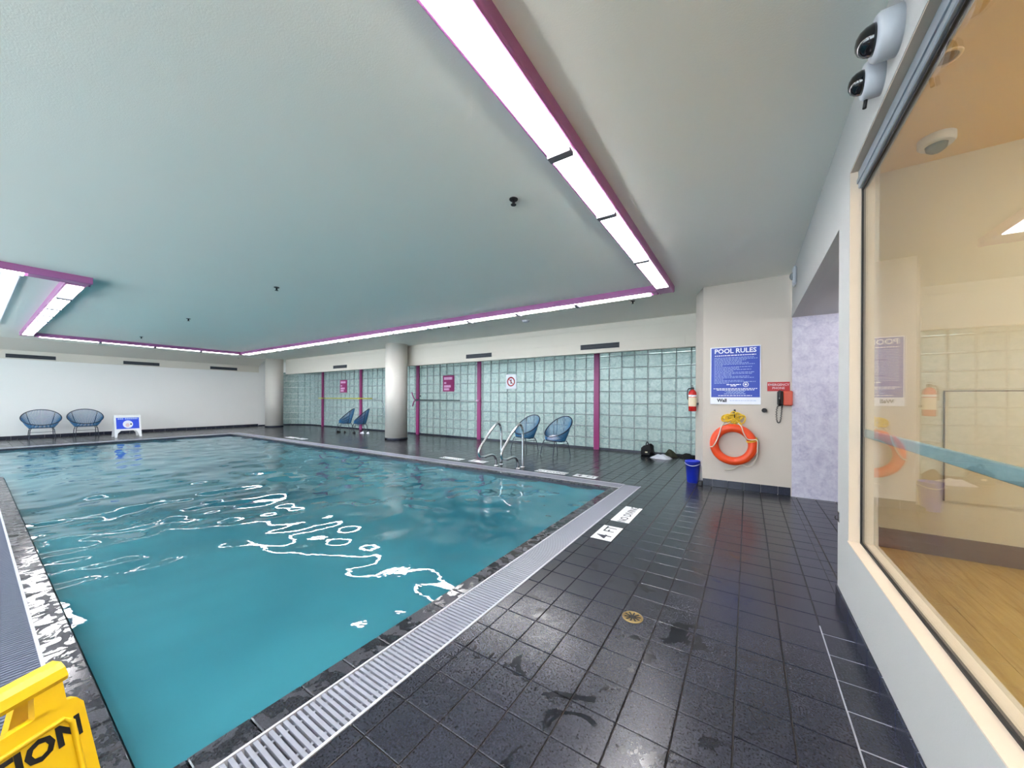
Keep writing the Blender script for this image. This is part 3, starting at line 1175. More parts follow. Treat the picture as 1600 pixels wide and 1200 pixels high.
for k in range(2):
    MB().box((-3.05, -0.15 + k * 0.155, -0.034), (2.95, -0.005 + k * 0.155, -0.0305)).build('diffuser', 'diffuser_dim', lp)

# sprinklers and detector on the ceiling
def sprinkler(x, y, label):
    s = thing('sprinkler', label, 'sprinkler', (x, y, ZC), group='ceiling sprinklers')
    MB().lathe([(0.034, -0.008), (0.036, -0.004), (0.036, 0)], seg=16).build('escutcheon', 'dark_metal', s)
    MB().lathe([(0.010, -0.045), (0.012, -0.03), (0.010, -0.008)], seg=10).build('body', 'dark_metal', s)
    MB().lathe([(0.022, -0.05), (0.024, -0.047), (0.008, -0.045)], seg=12).build('deflector', 'dark_metal', s)


for x, y, lab in ((-1.61, 2.46, 'largest, left of the long overhead trough'), (-5.85, 2.52, 'second largest, mid ceiling'), (-9.75, 2.53, 'third along the middle of the ceiling'), (-13.8, 2.6, 'small, beyond the corner trough toward the white wall'),
                  (-1.6, 6.09, 'behind the trough corner near the pier'), (-5.63, 5.96, 'between the far trough and the purple notice'), (-9.54, 6.0, 'above and left of the round column'), (-17.26, 6.03, 'above the last vent of the white wall')):
    sprinkler(x, y, 'dark ceiling sprinkler, ' + lab)
sd = thing('smoke_detector', 'flat white smoke detector on the ceiling beyond the far trough', 'detector', (-3.88, 6.42, ZC))
MB().lathe([(0.05, -0.04), (0.07, -0.03), (0.075, 0)], seg=20).build('cover', 'white_plastic', sd)
MB().lathe([(0.085, -0.012), (0.085, 0)], seg=20).build('base', 'white_plastic', sd)

# vents
def vent(loc, rz, label, w=0.98):
    v = thing('air_vent', label, 'vent', loc, rz, group='slot air vents')
    fr = MB().box((-w / 2, -0.012, -0.055), (w / 2, 0, -0.043)).box((-w / 2, -0.012, 0.043), (w / 2, 0, 0.055)).box((-w / 2, -0.012, -0.045), (-w / 2 + 0.012, 0, 0.045)).box((w / 2 - 0.012, -0.012, -0.045), (w / 2, 0, 0.045))
    fr.build('frame', 'vent_dark', v)
    MB().box((-w / 2 + 0.01, -0.003, -0.045), (w / 2 - 0.01, 0, 0.045)).build('backing', 'void', v)
    sm = MB().box((-w / 2 + 0.01, -0.01, -0.003), (w / 2 - 0.01, -0.002, 0.008)).mesh('slat', 'vent_dark')
    for z in (-0.025, -0.003, 0.019):
        link('slat', sm, v, (0, 0, z))


for x, lab in ((-3.06, 'above the nearest purple post'), (-6.87, 'above the second purple post'), (-10.6, 'hidden beside the round column'), (-14.28, 'above the farthest purple notice')):
    if x == -10.6:
        continue
    vent((x * YK / YF, YK - 0.0125, 2.406), 0, 'dark slot vent in the bulkhead ' + lab, 0.87)
for y, lab in ((1.05, 'above the chair at the left edge'), (3.38, 'above the folding blue sign'), (5.75, 'nearest the corner column')):
    vent((XL + 0.051, y, 2.43), PI / 2, 'dark slot vent on the white wall ' + lab, 0.9)

# ------------------------------------------------------------------ chairs
def make_chair():
    c = thing('cord_chair', 'x', 'chair')
    W, HB, HF = 0.37, 0.86, 0.42

    def rim_pt(a):
        # a=0 front (+y is the sitter's front), egg-shaped rim tilting up to the back
        s, co = math.sin(a), math.cos(a)
        y = 0.23 * co - 0.02
        x = W * s * (1.0 + 0.06 * (-co))
        z = (HF + HB) / 2 - (HB - HF) / 2 * co - 0.03 * s * s
        return (x, y * 1.08 - 0.02, z)

    def seat_pt(a):
        return (0.23 * math.sin(a), 0.20 * math.cos(a) + 0.03, 0.335 + 0.012 * math.cos(a))
    NR = 40
    rim = MB().tube([rim_pt(2 * PI * k / NR) for k in range(NR)], 0.011, 8, closed=True)
    rim.build('rim', 'chair_dark', c)
    MB().tube([seat_pt(2 * PI * k / 28) for k in range(28)], 0.009, 8, closed=True).build('seat_ring', 'chair_dark', c)
    cord = MB()
    NC = 84
    for k in range(NC):
        a = 2 * PI * k / NC
        p, q = Vector(rim_pt(a)), Vector(seat_pt(a))
        mid = (p + q) / 2
        mid.x *= 0.97
        mid.z -= 0.035
        pts = [p, (p * 0.5 + mid * 0.5) * 0.75 + (p * 0.75 + q * 0.25) * 0.25, mid, (q * 0.5 + mid * 0.5), q]
        cord.tube(pts, 0.0052, 4, cap=False)
    cord.build('back_cords', 'chair_blue', c)
    sc_ = MB()
    for k in range(-10, 11):
        x = 0.0215 * k
        h = 0.20 * math.sqrt(max(0, 1 - (x / 0.23) ** 2))
        sc_.tube([(x, 0.03 + h, 0.337 + 0.012 * h / 0.2), (x, 0.03, 0.315), (x, 0.03 - h, 0.333)], 0.0052, 4, cap=False)
    sc_.build('seat_cords', 'chair_blue', c)
    for sx in (-1, 1):
        for sy, yt in ((1, 0.18), (-1, -0.12)):
            pts = smooth_path([(sx * 0.19, yt, 0.335), (sx * 0.215, yt + sy * 0.035, 0.27), (sx * 0.225, yt + sy * 0.065, 0.13), (sx * 0.235, yt + sy * 0.085, 0.006)], 3)
            lg = MB().tube(pts, 0.0085, 7)
            lg.build('leg', 'chair_dark', c)
    for sx in (-1, 1):
        MB().tube([(sx * 0.214, 0.215, 0.27), (sx * 0.214, -0.155, 0.27)], 0.006, 6).build('stretcher', 'chair_dark', c)
    MB().tube([(-0.218, 0.232, 0.22), (0.218, 0.232, 0.22)], 0.006, 6).build('stretcher', 'chair_dark', c)
    # back struts from the seat ring to the rim
    for sx in (-1, 1):
        p = Vector(rim_pt(PI + sx * 0.75)); q = Vector(seat_pt(PI + sx * 0.75))
        MB().tube([q, (p + q) / 2 + Vector((0, 0.0, -0.045)), p], 0.008, 6).build('back_strut', 'chair_dark', c)
    return c


proto = make_chair()
chairs = [
    ((-17.28, 1.20), -PI / 2, 'blue cord chair against the white wall, farther from the folding sign'),
    ((-17.28, 2.04), -PI / 2, 'blue cord chair against the white wall, next to the folding sign'),
    ((-12.30, 7.62), PI * 0.74, 'small blue cord chair with a dark shoe pair under it by the purple post'),
    ((-11.55, 7.72), PI * 0.74, 'small blue cord chair with pale shoes under it near the round column'),
    ((-4.42, 7.32), PI * 0.87, 'empty blue cord chair behind the pool handrails'),
    ((-3.52, 7.15), PI * 0.85, 'blue cord chair with a crumpled white towel on its seat'),
]
for k, ((x, y), rz, lab) in enumerate(chairs):
    ch = proto if k == 0 else copy_tree(proto)
    ch.location = (x, y, 0)
    ch.rotation_euler = (0, 0, rz)
    tag(ch, lab, 'chair', 'blue cord chairs')


def crumple(name, label, cat, mat, loc, rx, ry, h, seed, group=None, flat=0.35):
    """soft heap: dome with folds"""
    r_ = random.Random(seed)
    ph = [(r_.uniform(2, 9), r_.uniform(2, 9), r_.uniform(0, 6.3), r_.uniform(0.3, 1)) for _ in range(7)]
    mb = MB()
    NA, NRr = 36, 10
    mb.v.append((0, 0, h))
    for i in range(1, NRr + 1):
        t = i / NRr
        for j in range(NA):
            a = 2 * PI * j / NA
            wob = 1 + 0.12 * math.sin(3 * a + seed) + 0.07 * math.sin(7 * a + seed * 2)
            x, y = rx * t * wob * math.cos(a), ry * t * wob * math.sin(a)
            f = sum(w * math.sin(u * x / rx * 1.3 + v * y / ry * 1.3 + p) for u, v, p, w in ph) / 7
            z = h * (1 - t ** 2.2) * (1 + flat * 1.2 * f) + 0.012 * (1 - t)
            mb.v.append((x, y, max(0.001 if i < NRr else 0.0, z)))
    for j in range(NA):
        mb.f.append((0, 1 + j, 1 + (j + 1) % NA)); mb.s.append(True)
    for i in range(NRr - 1):
        for j in range(NA):
            a = 1 + i * NA + j; b = 1 + i * NA + (j + 1) % NA
            mb.f.append((a, a + NA, b + NA, b)); mb.s.append(True)
    mb.f.append(tuple(1 + (NRr - 1) * NA + j for j in range(NA))[::-1]); mb.s.append(False)
    return tag(mb.build(name, mat, None, loc), label, cat, group)


crumple('towel', 'crumpled white towel on the seat of the blue chair', 'towel', 'towel', (-3.56, 7.12, 0.338), 0.17, 0.15, 0.11, 3)
crumple('towel', 'white towel crumpled on the deck beside the black bag', 'towel', 'towel', (-1.50, 8.06, 0.0), 0.21, 0.13, 0.075, 5)
crumple('clothes', 'dark clothes lying along the foot of the glass blocks', 'clothes', 'cloth_olive', (-1.40, 8.42, 0.0), 0.15, 0.09, 0.13, 8)
crumple('clothes', 'black garment stretched on the floor near the fire extinguisher', 'clothes', 'bag_black', (-1.06, 8.44, 0.0), 0.15, 0.08, 0.085, 12)
bg = thing('bag', 'black rucksack standing by the glass blocks', 'bag', (-1.86, 8.34, 0))
b_ = MB().box((-0.13, -0.08, 0), (0.13, 0.09, 0.24), 0.05)
b_.mapv(lambda X, Y, Z: (X * (1.08 - 0.5 * Z), Y, Z + 0.03 * math.sin(14 * X)))
b_.build('body', 'bag_black', bg)
MB().box((-0.085, -0.115, 0.02), (0.085, -0.07, 0.13), 0.018).build('front_pocket', 'bag_black', bg)
MB().tube(smooth_path([(-0.03, 0.0, 0.235), (0.0, -0.01, 0.30), (0.05, 0.0, 0.225)], 5), 0.012, 6).build('top_handle', 'bag_black', bg)
MB().tube(smooth_path([(0.10, -0.05, 0.16), (0.16, -0.08, 0.10), (0.19, -0.07, 0.04), (0.23, -0.04, 0.012)], 5), 0.011, 6).build('strap', 'bag_black', bg)
MB().box((-0.02, -0.118, 0.07), (0.03, -0.112, 0.10)).build('badge', 'label_paper', bg)


def shoe(loc, rz, mat, label, group):
    s = thing('shoe', label, 'shoe', loc, rz, group)
    so = MB()
    out = [(0.045 * math.sin(a) * (0.8 + 0.2 * math.cos(a)), 0.13 * math.cos(a)) for a in [2 * PI * k / 20 for k in range(20)]][::-1]
    so.prism(out, 0, 0.018)
    so.build('sole', mat, s)
    up = MB()
    up.v = [(x * 0.92, y * 0.96, 0.018) for x, y in out] + [(x * 0.6, y * 0.72 + 0.0, 0.05 + 0.028 * (-y / 0.13)) for x, y in out]
    for k in range(20):
        q = (k + 1) % 20
        up.f.append((k, q, 20 + q, 20 + k)); up.s.append(True)
    up.f.append(tuple(20 + k for k in range(20))); up.s.append(False)
    up.build('upper', mat, s)


shoe((-12.42, 7.42, 0), 0.5, 'bag_black', 'dark shoe under the first far chair, closer to the pool', 'shoes under the far chairs')
shoe((-12.16, 7.50, 0), 0.9, 'bag_black', 'dark shoe under the first far chair, closer to the column', 'shoes under the far chairs')
shoe((-11.62, 7.52, 0), 1.3, 'bag_black', 'dark shoe under the second far chair', 'shoes under the far chairs')
shoe((-11.36, 7.66, 0), 1.4, 'towel', 'white shoe under the second far chair, closer to the pool', 'shoes under the far chairs')
shoe((-11.14, 7.74, 0), 1.2, 'towel', 'white shoe beside the second far chair, closer to the column', 'shoes under the far chairs')

# ------------------------------------------------------------------ pool handrails
def handrail(x, label):
    h = thing('pool_handrail', label, 'handrail', (x, 5.5, 0), group='pool exit handrails')
    pts = [(0, 0.075, 0.0), (0, 0.075, 0.30), (0, 0.07, 0.60), (0, 0.045, 0.72), (0, -0.02, 0.79), (0, -0.09, 0.775), (0, -0.27, 0.66), (0, -0.45, 0.50), (0, -0.58, 0.38), (0, -0.605, 0.30), (0, -0.57, 0.235), (0, -0.45, 0.215), (0, -0.28, 0.225), (0, -0.17, 0.205), (0, -0.10, 0.12), (0, -0.085, 0.0)]
    MB().tube(smooth_path(pts, 6), 0.022, 12).build('tube', 'steel', h)
    fm = MB().lathe([(0.045, 0.0), (0.045, 0.008), (0.026, 0.02)], seg=20).mesh('flange', 'steel')
    link('flange', fm, h, (0, 0.075, 0))
    link('flange', fm, h, (0, -0.085, 0))


handrail(-3.90, 'curved steel pool handrail, the one farther from the pier')
handrail(-3.42, 'curved steel pool handrail, the one closer to the pier')

# ------------------------------------------------------------------ markers let into the deck
def marker(label, origin, u, v, tiles, words_, group):
    """white marker tiles; origin = near corner, u = reading direction, v = letter-up direction"""
    m = thing('deck_marker', label, 'marker', (origin[0], origin[1], 0), group=group)
    O = Vector((0, 0, 0)); U_, V_ = Vector((*u, 0)), Vector((*v, 0))
    for k in range(tiles):
        a = 0.19 * k + 0.002
        b = 0.19 * (k + 1) - 0.002
        q = MB()
        lo = [O + U_ * s + V_ * t for s, t in ((a, 0.002), (b, 0.002), (b, 0.188), (a, 0.188))]
        xs_ = [p.x for p in lo]; ys_ = [p.y for p in lo]
        q.box((min(xs_), min(ys_), -0.004), (max(xs_), max(ys_), 0.0022), 0.0008)
        q.build('tile', 'white_gloss', m)
    for (body, size, su, sv) in words_:
        t_ = text_mb(body, size, lambda X, Y: O + U_ * (su + X) + V_ * (sv + Y) + Vector((0, 0, 0.0028)), bold=size * 0.012)
        t_.build('lettering', 'dark_print', m)


four = [('4', 0.19, 0.085, 0.09), ('FT', 0.145, 0.285, 0.09)]
nodive = [('NO DIVING', 0.112, 0.285, 0.075)]
marker('white deck marker reading 4 FT on the near deck beside the grating', (-0.993, 3.10), (0, 1), (-1, 0), 2, four, 'deck markers')
marker('white deck marker reading NO DIVING on the near deck beside the grating', (-0.990, 3.66), (0, 1), (-1, 0), 3, nodive, 'deck markers')
marker('white NO DIVING deck marker on the far deck, right of the handrails', (-3.08, 5.40), (1, 0), (0, 1), 3, [('NO DIVING', 0.112, 0.285, 0.075)], 'deck markers')
marker('white 4 FT deck marker on the far deck closest to the grating corner', (-2.37, 5.40), (1, 0), (0, 1), 2, [('4', 0.19, 0.085, 0.09), ('FT', 0.145, 0.285, 0.09)], 'deck markers')
marker('white 4 FT deck marker on the far deck just left of the handrails', (-4.66, 5.50), (1, 0), (0, 1), 2, [('4', 0.19, 0.085, 0.09), ('FT', 0.145, 0.285, 0.09)], 'deck markers')
marker('white NO DIVING deck marker on the far deck before the round column', (-5.42, 5.45), (1, 0), (0, 1), 3, [('NO DIVING', 0.112, 0.285, 0.075)], 'deck markers')
marker('white deck marker farthest away on the deck before the curved glass', (-12.2, 5.5), (1, 0), (0, 1), 3, [('NO DIVING', 0.112, 0.285, 0.075)], 'deck markers')
marker('white deck marker far away, just before the first far chair', (-11.5, 5.5), (1, 0), (0, 1), 2, [('4', 0.19, 0.085, 0.09), ('FT', 0.145, 0.285, 0.09)], 'deck markers')

# floor drain
fd = thing('floor_drain', 'round brass floor drain in the wet deck tiles', 'drain', (-0.545, 2.10, 0))
MB().lathe([(0.058, -0.004), (0.058, 0.002), (0.046, 0.0035), (0.045, 0.001)], seg=28).build('ring', 'brass', fd)
gr = MB()
for k in range(10):
    a = 2 * PI * k / 10
    gr.box((-0.003, 0.014, 0.0), (0.003, 0.044, 0.0028))
    gr_rot = gr
gr = MB()
for k in range(10):
    a = 2 * PI * k / 10
    b_ = MB().box((-0.004, 0.012, 0.0), (0.004, 0.045, 0.003))
    ca, sa = math.cos(a), math.sin(a)
    b_.mapv(lambda X, Y, Z: (X * ca - Y * sa, X * sa + Y * ca, Z))
    gr.add(b_)
gr.lathe([(0.014, 0), (0.014, 0.003)], seg=12)
gr.build('grate', 'dark_metal', fd)

# ------------------------------------------------------------------ things on the pier wall
YR = 5.9


def on_wall(u, v):
    return Vector((u, -0.0, v))


rb = thing('rules_board', 'blue pool rules board with white text on the pier wall', 'sign', (-0.145, YR, 1.59))
MB().box((-0.30, -0.012, -0.405), (0.30, -0.001, 0.405), 0.002).build('board', 'white_print', rb)
MB().box((-0.288, -0.0135, -0.305), (0.288, -0.012, 0.393)).build('blue_field', 'blue_print', rb)
text_mb('POOL RULES', 0.088, lambda X, Y: (X, -0.0145, 0.342 + Y), bold=0.0022).build('title', 'white_print', rb)
r_ = random.Random(4)
tx = MB(); ty = MB()


def bars(mb, z, x0, x1, hgt, yy=-0.0143):
    """a run of word-long strokes standing for a printed line"""
    x = x0
    while x < x1 - 0.008:
        w = min(r_.uniform(0.012, 0.04), x1 - x)
        mb.box((x, yy, z - hgt / 2), (x + w, yy + 0.0006, z + hgt / 2))
        x += w + 0.007


bars(ty, 0.282, -0.245, 0.245, 0.012)
z = 0.250
for k, e in enumerate((0.22, 0.26, 0.13, 0.08, 0.16, 0.23, -0.15, 0.20, 0.05, 0.19, -0.02, 0.23, 0.21, -0.04, 0.17, 0.22, -0.14, 0.10, 0.24, -0.06)):
    bars(tx, z, -0.25, e, 0.0085)
    z -= 0.0188
bars(ty, -0.128, -0.10, 0.07, 0.013); bars(ty, -0.146, -0.05, 0.03, 0.012)
for k, (a, b) in enumerate(((-0.26, 0.26), (-0.22, 0.23), (-0.12, 0.12), (-0.10, 0.11), (-0.13, 0.13))):
    bars(ty if k < 2 else tx, -0.185 - k * 0.018, a, b, 0.010)
bars(ty, -0.282, -0.20, 0.20, 0.009)
for o_ in (tx.build('fine_print', 'pale_print', rb), ty.build('heavy_print', 'white_print', rb)):
    o_['kind'] = 'stuff'
sl = MB().lathe([(0.026, 0.0), (0.034, 0.0), (0.034, 0.0008), (0.026, 0.0008)], o=(0.128, -0.0136, -0.128), axis=(0, -1, 0), seg=24, caps=False)
sl.lathe([(0.014, 0), (0.014, 0.0008)], o=(0.128, -0.0136, -0.128), axis=(0, -1, 0), seg=12)
sl.build('seal', 'white_print', rb)
text_mb('Wall', 0.062, lambda X, Y: (-0.155 + X, -0.0129, -0.352 + Y), bold=0.0026).build('maker_lettering', 'dark_print', rb)
fp = MB()
bars(fp, -0.352, -0.06, 0.26, 0.006, -0.0128)
fp.build('maker_print', 'pale_print', rb)

rs = thing('phone_sign', 'small red sign reading EMERGENCY PHONE above the wall telephone', 'sign', (0.3455, YR, 1.428))
MB().box((-0.12, -0.006, -0.061), (0.12, 0, 0.061), 0.002).build('plate', 'red_paint', rs)
text_mb('EMERGENCY', 0.040, lambda X, Y: (X, -0.0068, 0.022 + Y), bold=0.0006).build('lettering', 'rose_print', rs)
text_mb('PHONE', 0.040, lambda X, Y: (X, -0.0068, -0.022 + Y), bold=0.0006).build('lettering', 'rose_print', rs)

ph = thing('telephone', 'red wall telephone with black handset and hanging cord', 'telephone', (0.405, YR, 1.175))
MB().box((-0.012, -0.085, 0.0), (0.085, 0, 0.195), 0.012).build('body', 'phone_red', ph)
MB().box((-0.075, -0.05, 0.004), (-0.008, 0, 0.19), 0.01).build('cradle', 'black_plastic', ph)
hs = MB().tube(smooth_path([(-0.045, -0.058, 0.01), (-0.05, -0.075, 0.03), (-0.05, -0.088, 0.095), (-0.05, -0.075, 0.165), (-0.045, -0.058, 0.185)], 4), [0.022, 0.022, 0.021, 0.018, 0.016, 0.015, 0.015, 0.015, 0.015, 0.015, 0.015, 0.016, 0.018, 0.021, 0.022, 0.022, 0.022][:17], 10)
hs.build('handset', 'black_gloss', ph)
cd = []
base_path = smooth_path([(-0.055, -0.05, 0.012), (-0.075, -0.035, -0.03), (-0.082, -0.03, -0.12), (-0.075, -0.03, -0.20), (-0.058, -0.03, -0.228), (-0.040, -0.03, -0.20), (-0.030, -0.03, -0.12), (-0.026, -0.03, -0.04), (-0.02, -0.03, 0.006)], 14)
for k, p in enumerate(base_path):
    a = k * 1.25
    cd.append((p.x + 0.0065 * math.cos(a), p.y + 0.0065 * math.sin(a), p.z))
MB().tube(cd, 0.004, 6).build('coiled_cord', 'dark_metal', ph)

kn = thing('coat_peg', 'round grey peg on the pier wall left of the telephone cord', 'peg', (0.192, YR, 1.11))
MB().lathe([(0.026, 0), (0.026, 0.006), (0.012, 0.01), (0.012, 0.03), (0.028, 0.036), (0.03, 0.05), (0.02, 0.06)], axis=(0, -1, 0), seg=20).build('body', 'dark_metal', kn)

# life ring
lr = thing('life_ring', 'orange ring buoy with white grab rope on the pier wall', 'life ring', (-0.162, YR - 0.062, 0.628))
tor = MB()
NA, NB = 56, 16
RM, RT = 0.229, 0.056
for i in range(NA):
    a = 2 * PI * i / NA
    for j in range(NB):
        b = 2 * PI * j / NB
        rr = RM + RT * math.cos(b)
        tor.v.append((rr * math.cos(a), 0.9 * RT * math.sin(b), rr * math.sin(a)))
for i in range(NA):
    for j in range(NB):
        a = i * NB + j; b = i * NB + (j + 1) % NB; c = ((i + 1) % NA) * NB + (j + 1) % NB; d = ((i + 1) % NA) * NB + j
        tor.f.append((a, b, c, d)); tor.s.append(True)
tor.build('ring', 'orange', lr)
rp = smooth_path([(-0.11, -0.02, 0.30), (-0.14, -0.062, 0.24), (-0.155, -0.064, 0.17), (-0.19, -0.066, 0.06), (-0.235, -0.063, -0.03), (-0.28, -0.02, -0.05)], 6)
MB().tube(rp, 0.007, 8).build('grab_rope', 'rope_white', lr)
rp = smooth_path([(0.06, -0.02, 0.30), (0.10, -0.055, 0.25), (0.12, -0.066, 0.18), (0.16, -0.066, 0.10), (0.20, -0.066, 0.085), (0.275, -0.05, 0.08), (0.28, -0.045, -0.02), (0.27, -0.03, -0.16), (0.225, 0.0, -0.26), (0.17, 0.01, -0.29), (0.11, 0.02, -0.275), (0.05, 0.02, -0.305), (-0.01, 0.03, -0.35), (-0.10, 0.04, -0.365)], 6)
MB().tube(rp, 0.007, 8).build('grab_rope', 'rope_white', lr)
for a, sp in ((0.35, 0.0), (0.42, 0.3)):
    loop = [((RM + (RT + 0.006) * math.cos(b)) * math.cos(a - 0.06 + 0.05 * math.sin(b + sp)), 0.93 * (RT + 0.005) * math.sin(b), (RM + (RT + 0.006) * math.cos(b)) * math.sin(a - 0.06 + 0.05 * math.sin(b + sp))) for b in [2 * PI * k / 20 for k in range(20)]]
    MB().tube(loop, 0.006, 6, closed=True).build('lashing', 'rope_yellow', lr)

hk = thing('wall_hook', 'dark steel hook holding the yellow rope and life ring', 'hook', (-0.145, YR, 1.04))
MB().box((-0.012, -0.006, -0.05), (0.012, 0, 0.075), 0.002).build('plate', 'dark_metal', hk)
MB().tube(smooth_path([(0, -0.003, -0.03), (0, -0.05, -0.05), (0, -0.075, -0.03), (0, -0.08, 0.01)], 5), 0.006, 8).build('prong', 'dark_metal', hk)

ry = thing('rope_coil', 'yellow throw rope bundled on the hook above the life ring', 'rope', (-0.148, YR, 1.0))
rr_ = random.Random(9)
for k in range(12):
    cxk = rr_.uniform(-0.075, 0.075); czk = rr_.uniform(-0.045, 0.03); ra = rr_.uniform(0.05, 0.085); rbz = rr_.uniform(0.035, 0.06); yy = -0.018 - 0.0045 * k; ph_ = rr_.uniform(0, 6)
    MB().tube([(cxk + ra * math.cos(a) , yy + 0.008 * math.sin(3 * a + ph_), czk + rbz * math.sin(a) + 0.016 * math.sin(2 * a + ph_)) for a in [2 * PI * j / 26 for j in range(26)]], 0.009, 6, closed=True).build('rope_loop', 'rope_yellow', ry)
MB().tube(smooth_path([(0.05, -0.04, -0.03), (0.075, -0.05, -0.08), (0.09, -0.06, -0.13)], 5), 0.007, 6).build('rope_tail', 'rope_yellow', ry)
MB().tube(smooth_path([(-0.03, -0.04, -0.03), (-0.06, -0.05, -0.07), (-0.12, -0.06, -0.10)], 5), 0.007, 6).build('rope_tail', 'rope_white', ry)

# fire extinguisher on the chamfer
fe = thing('fire_extinguisher', 'small red fire extinguisher with paper label on the pier edge', 'extinguisher', (-0.705, 6.14, 1.07))
MB().lathe([(0.050, 0.0), (0.056, 0.008), (0.057, 0.27), (0.050, 0.30), (0.030, 0.325), (0.020, 0.335)], seg=28).build('cylinder', 'red_gloss', fe)
MB().lathe([(0.0578, 0.075), (0.0578, 0.215)], seg=28, caps=False).build('label', 'label_paper', fe)
MB().lathe([(0.0582, 0.225), (0.0582, 0.25)], seg=28, caps=False).build('label', 'white_print', fe)
MB().lathe([(0.018, 0.33), (0.022, 0.335), (0.022, 0.365), (0.012, 0.37)], seg=16).build('valve', 'dark_metal', fe)
MB().box((-0.012, -0.06, 0.362), (0.012, 0.03, 0.372), 0.002).box((-0.010, -0.065, 0.385), (0.010, 0.03, 0.394), 0.002).build('lever', 'black_plastic', fe)
MB().tube(smooth_path([(-0.02, 0, 0.35), (-0.055, -0.01, 0.345), (-0.07, -0.01, 0.29), (-0.066, -0.01, 0.18)], 5), 0.008, 8).build('hose', 'black_plastic', fe)
MB().box((0.02, -0.01, 0.10), (0.125, 0.01, 0.13)).build('bracket', 'dark_metal', fe)

# bucket and door wedge
bk = thing('bucket', 'blue plastic bucket on the deck beside the pier', 'bucket', (-0.685, 6.02, 0))
MB().lathe([(0.076, 0.0), (0.078, 0.004), (0.094, 0.25), (0.097, 0.25), (0.100, 0.315), (0.106, 0.318), (0.106, 0.33), (0.096, 0.33), (0.090, 0.25), (0.072, 0.008)], seg=32).build('shell', 'blue_plastic', bk)
MB().tube([(0.107 * math.cos(a), 0.107 * math.sin(a) * 0.98, 0.275 + 0.0 + 0.03 * math.cos(a) ** 2 - 0.012) for a in [PI + PI * k / 16 for k in range(17)]], 0.004, 6).build('handle', 'white_plastic', bk)
for s in (-1, 1):
    MB().box((s * 0.098 - 0.008, -0.014, 0.265), (s * 0.098 + 0.010, 0.014, 0.305), 0.003).build('ear', 'blue_plastic', bk)
dw = MB().box((-0.03, -0.05, 0), (0.03, 0.05, 0.09), 0.012)
dw.mapv(lambda X, Y, Z: (X, Y, Z * (0.8 + 3.5 * X)))
tag(dw.build('door_wedge', 'black_plastic', None, (-0.565, 5.86, 0)), 'black wedge on the floor against the pier by the bucket', 'door wedge')

# ------------------------------------------------------------------ right wall fittings
def turret(loc, label, s=1.0):
    c = thing('security_camera', label, 'camera', loc, group='dome cameras on the right wall')
    ax = (-1, 0, 0)
    MB().lathe([(0.078 * s, 0.0), (0.078 * s, 0.055 * s), (0.070 * s, 0.066 * s), (0.050 * s, 0.066 * s)], axis=ax, seg=32).build('housing', 'grey_plastic', c)
    MB().lathe([(0.052 * s, 0.064 * s), (0.051 * s, 0.075 * s), (0.046 * s, 0.092 * s), (0.036 * s, 0.106 * s), (0.02 * s, 0.115 * s), (0.002, 0.118 * s)], axis=ax, seg=28).build('dome', 'black_gloss', c)
    return c


turret((XW, 1.95, 2.665), 'black dome camera on the right wall, at the top edge of the view', 1.05)
t2 = turret((XW, 2.155, 2.645), 'black dome camera on the right wall, the lower of two', 0.92)
MB().tube([(-0.045, 0.02, -0.065), (-0.05, 0.02, -0.105)], 0.007, 8).build('cable_stub', 'dark_metal', t2)

ws = thing('motion_sensor', 'white rounded sensor on the header above the passage opening', 'sensor', (XW, 5.35, 2.71))
MB().box((-0.035, -0.075, -0.11), (0, 0.075, 0.11), 0.022).build('housing', 'grey_plastic', ws)
MB().lathe([(0.045, 0.028), (0.042, 0.045), (0.03, 0.058), (0.01, 0.064)], o=(0, 0, 0.0), axis=(-1, 0, 0), seg=20).build('lens', 'smoke_lens', ws)

dc = thing('door_catch', 'small steel catch on the wall edge beside the window', 'latch', (XW, 2.955, 0.53))
MB().box((-0.005, -0.016, -0.032), (0, 0.016, 0.032), 0.0015).build('plate', 'steel', dc)
MB().tube(smooth_path([(-0.004, 0, -0.016), (-0.014, 0, -0.018), (-0.02, 0, -0.008), (-0.018, 0, 0.004)], 4), 0.0035, 8).build('hook', 'dark_metal', dc)

# ------------------------------------------------------------------ signs and poles on the glass wall
def notice(x, label):
    n_ = thing('notice', label, 'sign', (x, YF - 0.002, 1.735), group='purple notices on the glass wall')
    MB().box((-0.25, -0.012, -0.26), (0.25, 0, 0.26), 0.003).build('plate', 'sign_purple', n_)
    b = MB()
    rr2 = random.Random(2)
    for z, a, e, hg in ((0.165, -0.19, 0.16, 0.085), (0.02, -0.19, -0.10, 0.06), (-0.09, -0.19, 0.10, 0.075), (-0.185, -0.19, 0.03, 0.065)):
        x_ = a
        while x_ < e - 0.02:
            w = min(0.052, e - x_)
            b.box((x_, -0.0132, z - hg / 2), (x_ + w, -0.0122, z + hg / 2))
            x_ += w + 0.012
    b.build('lettering', 'pink_print', n_)


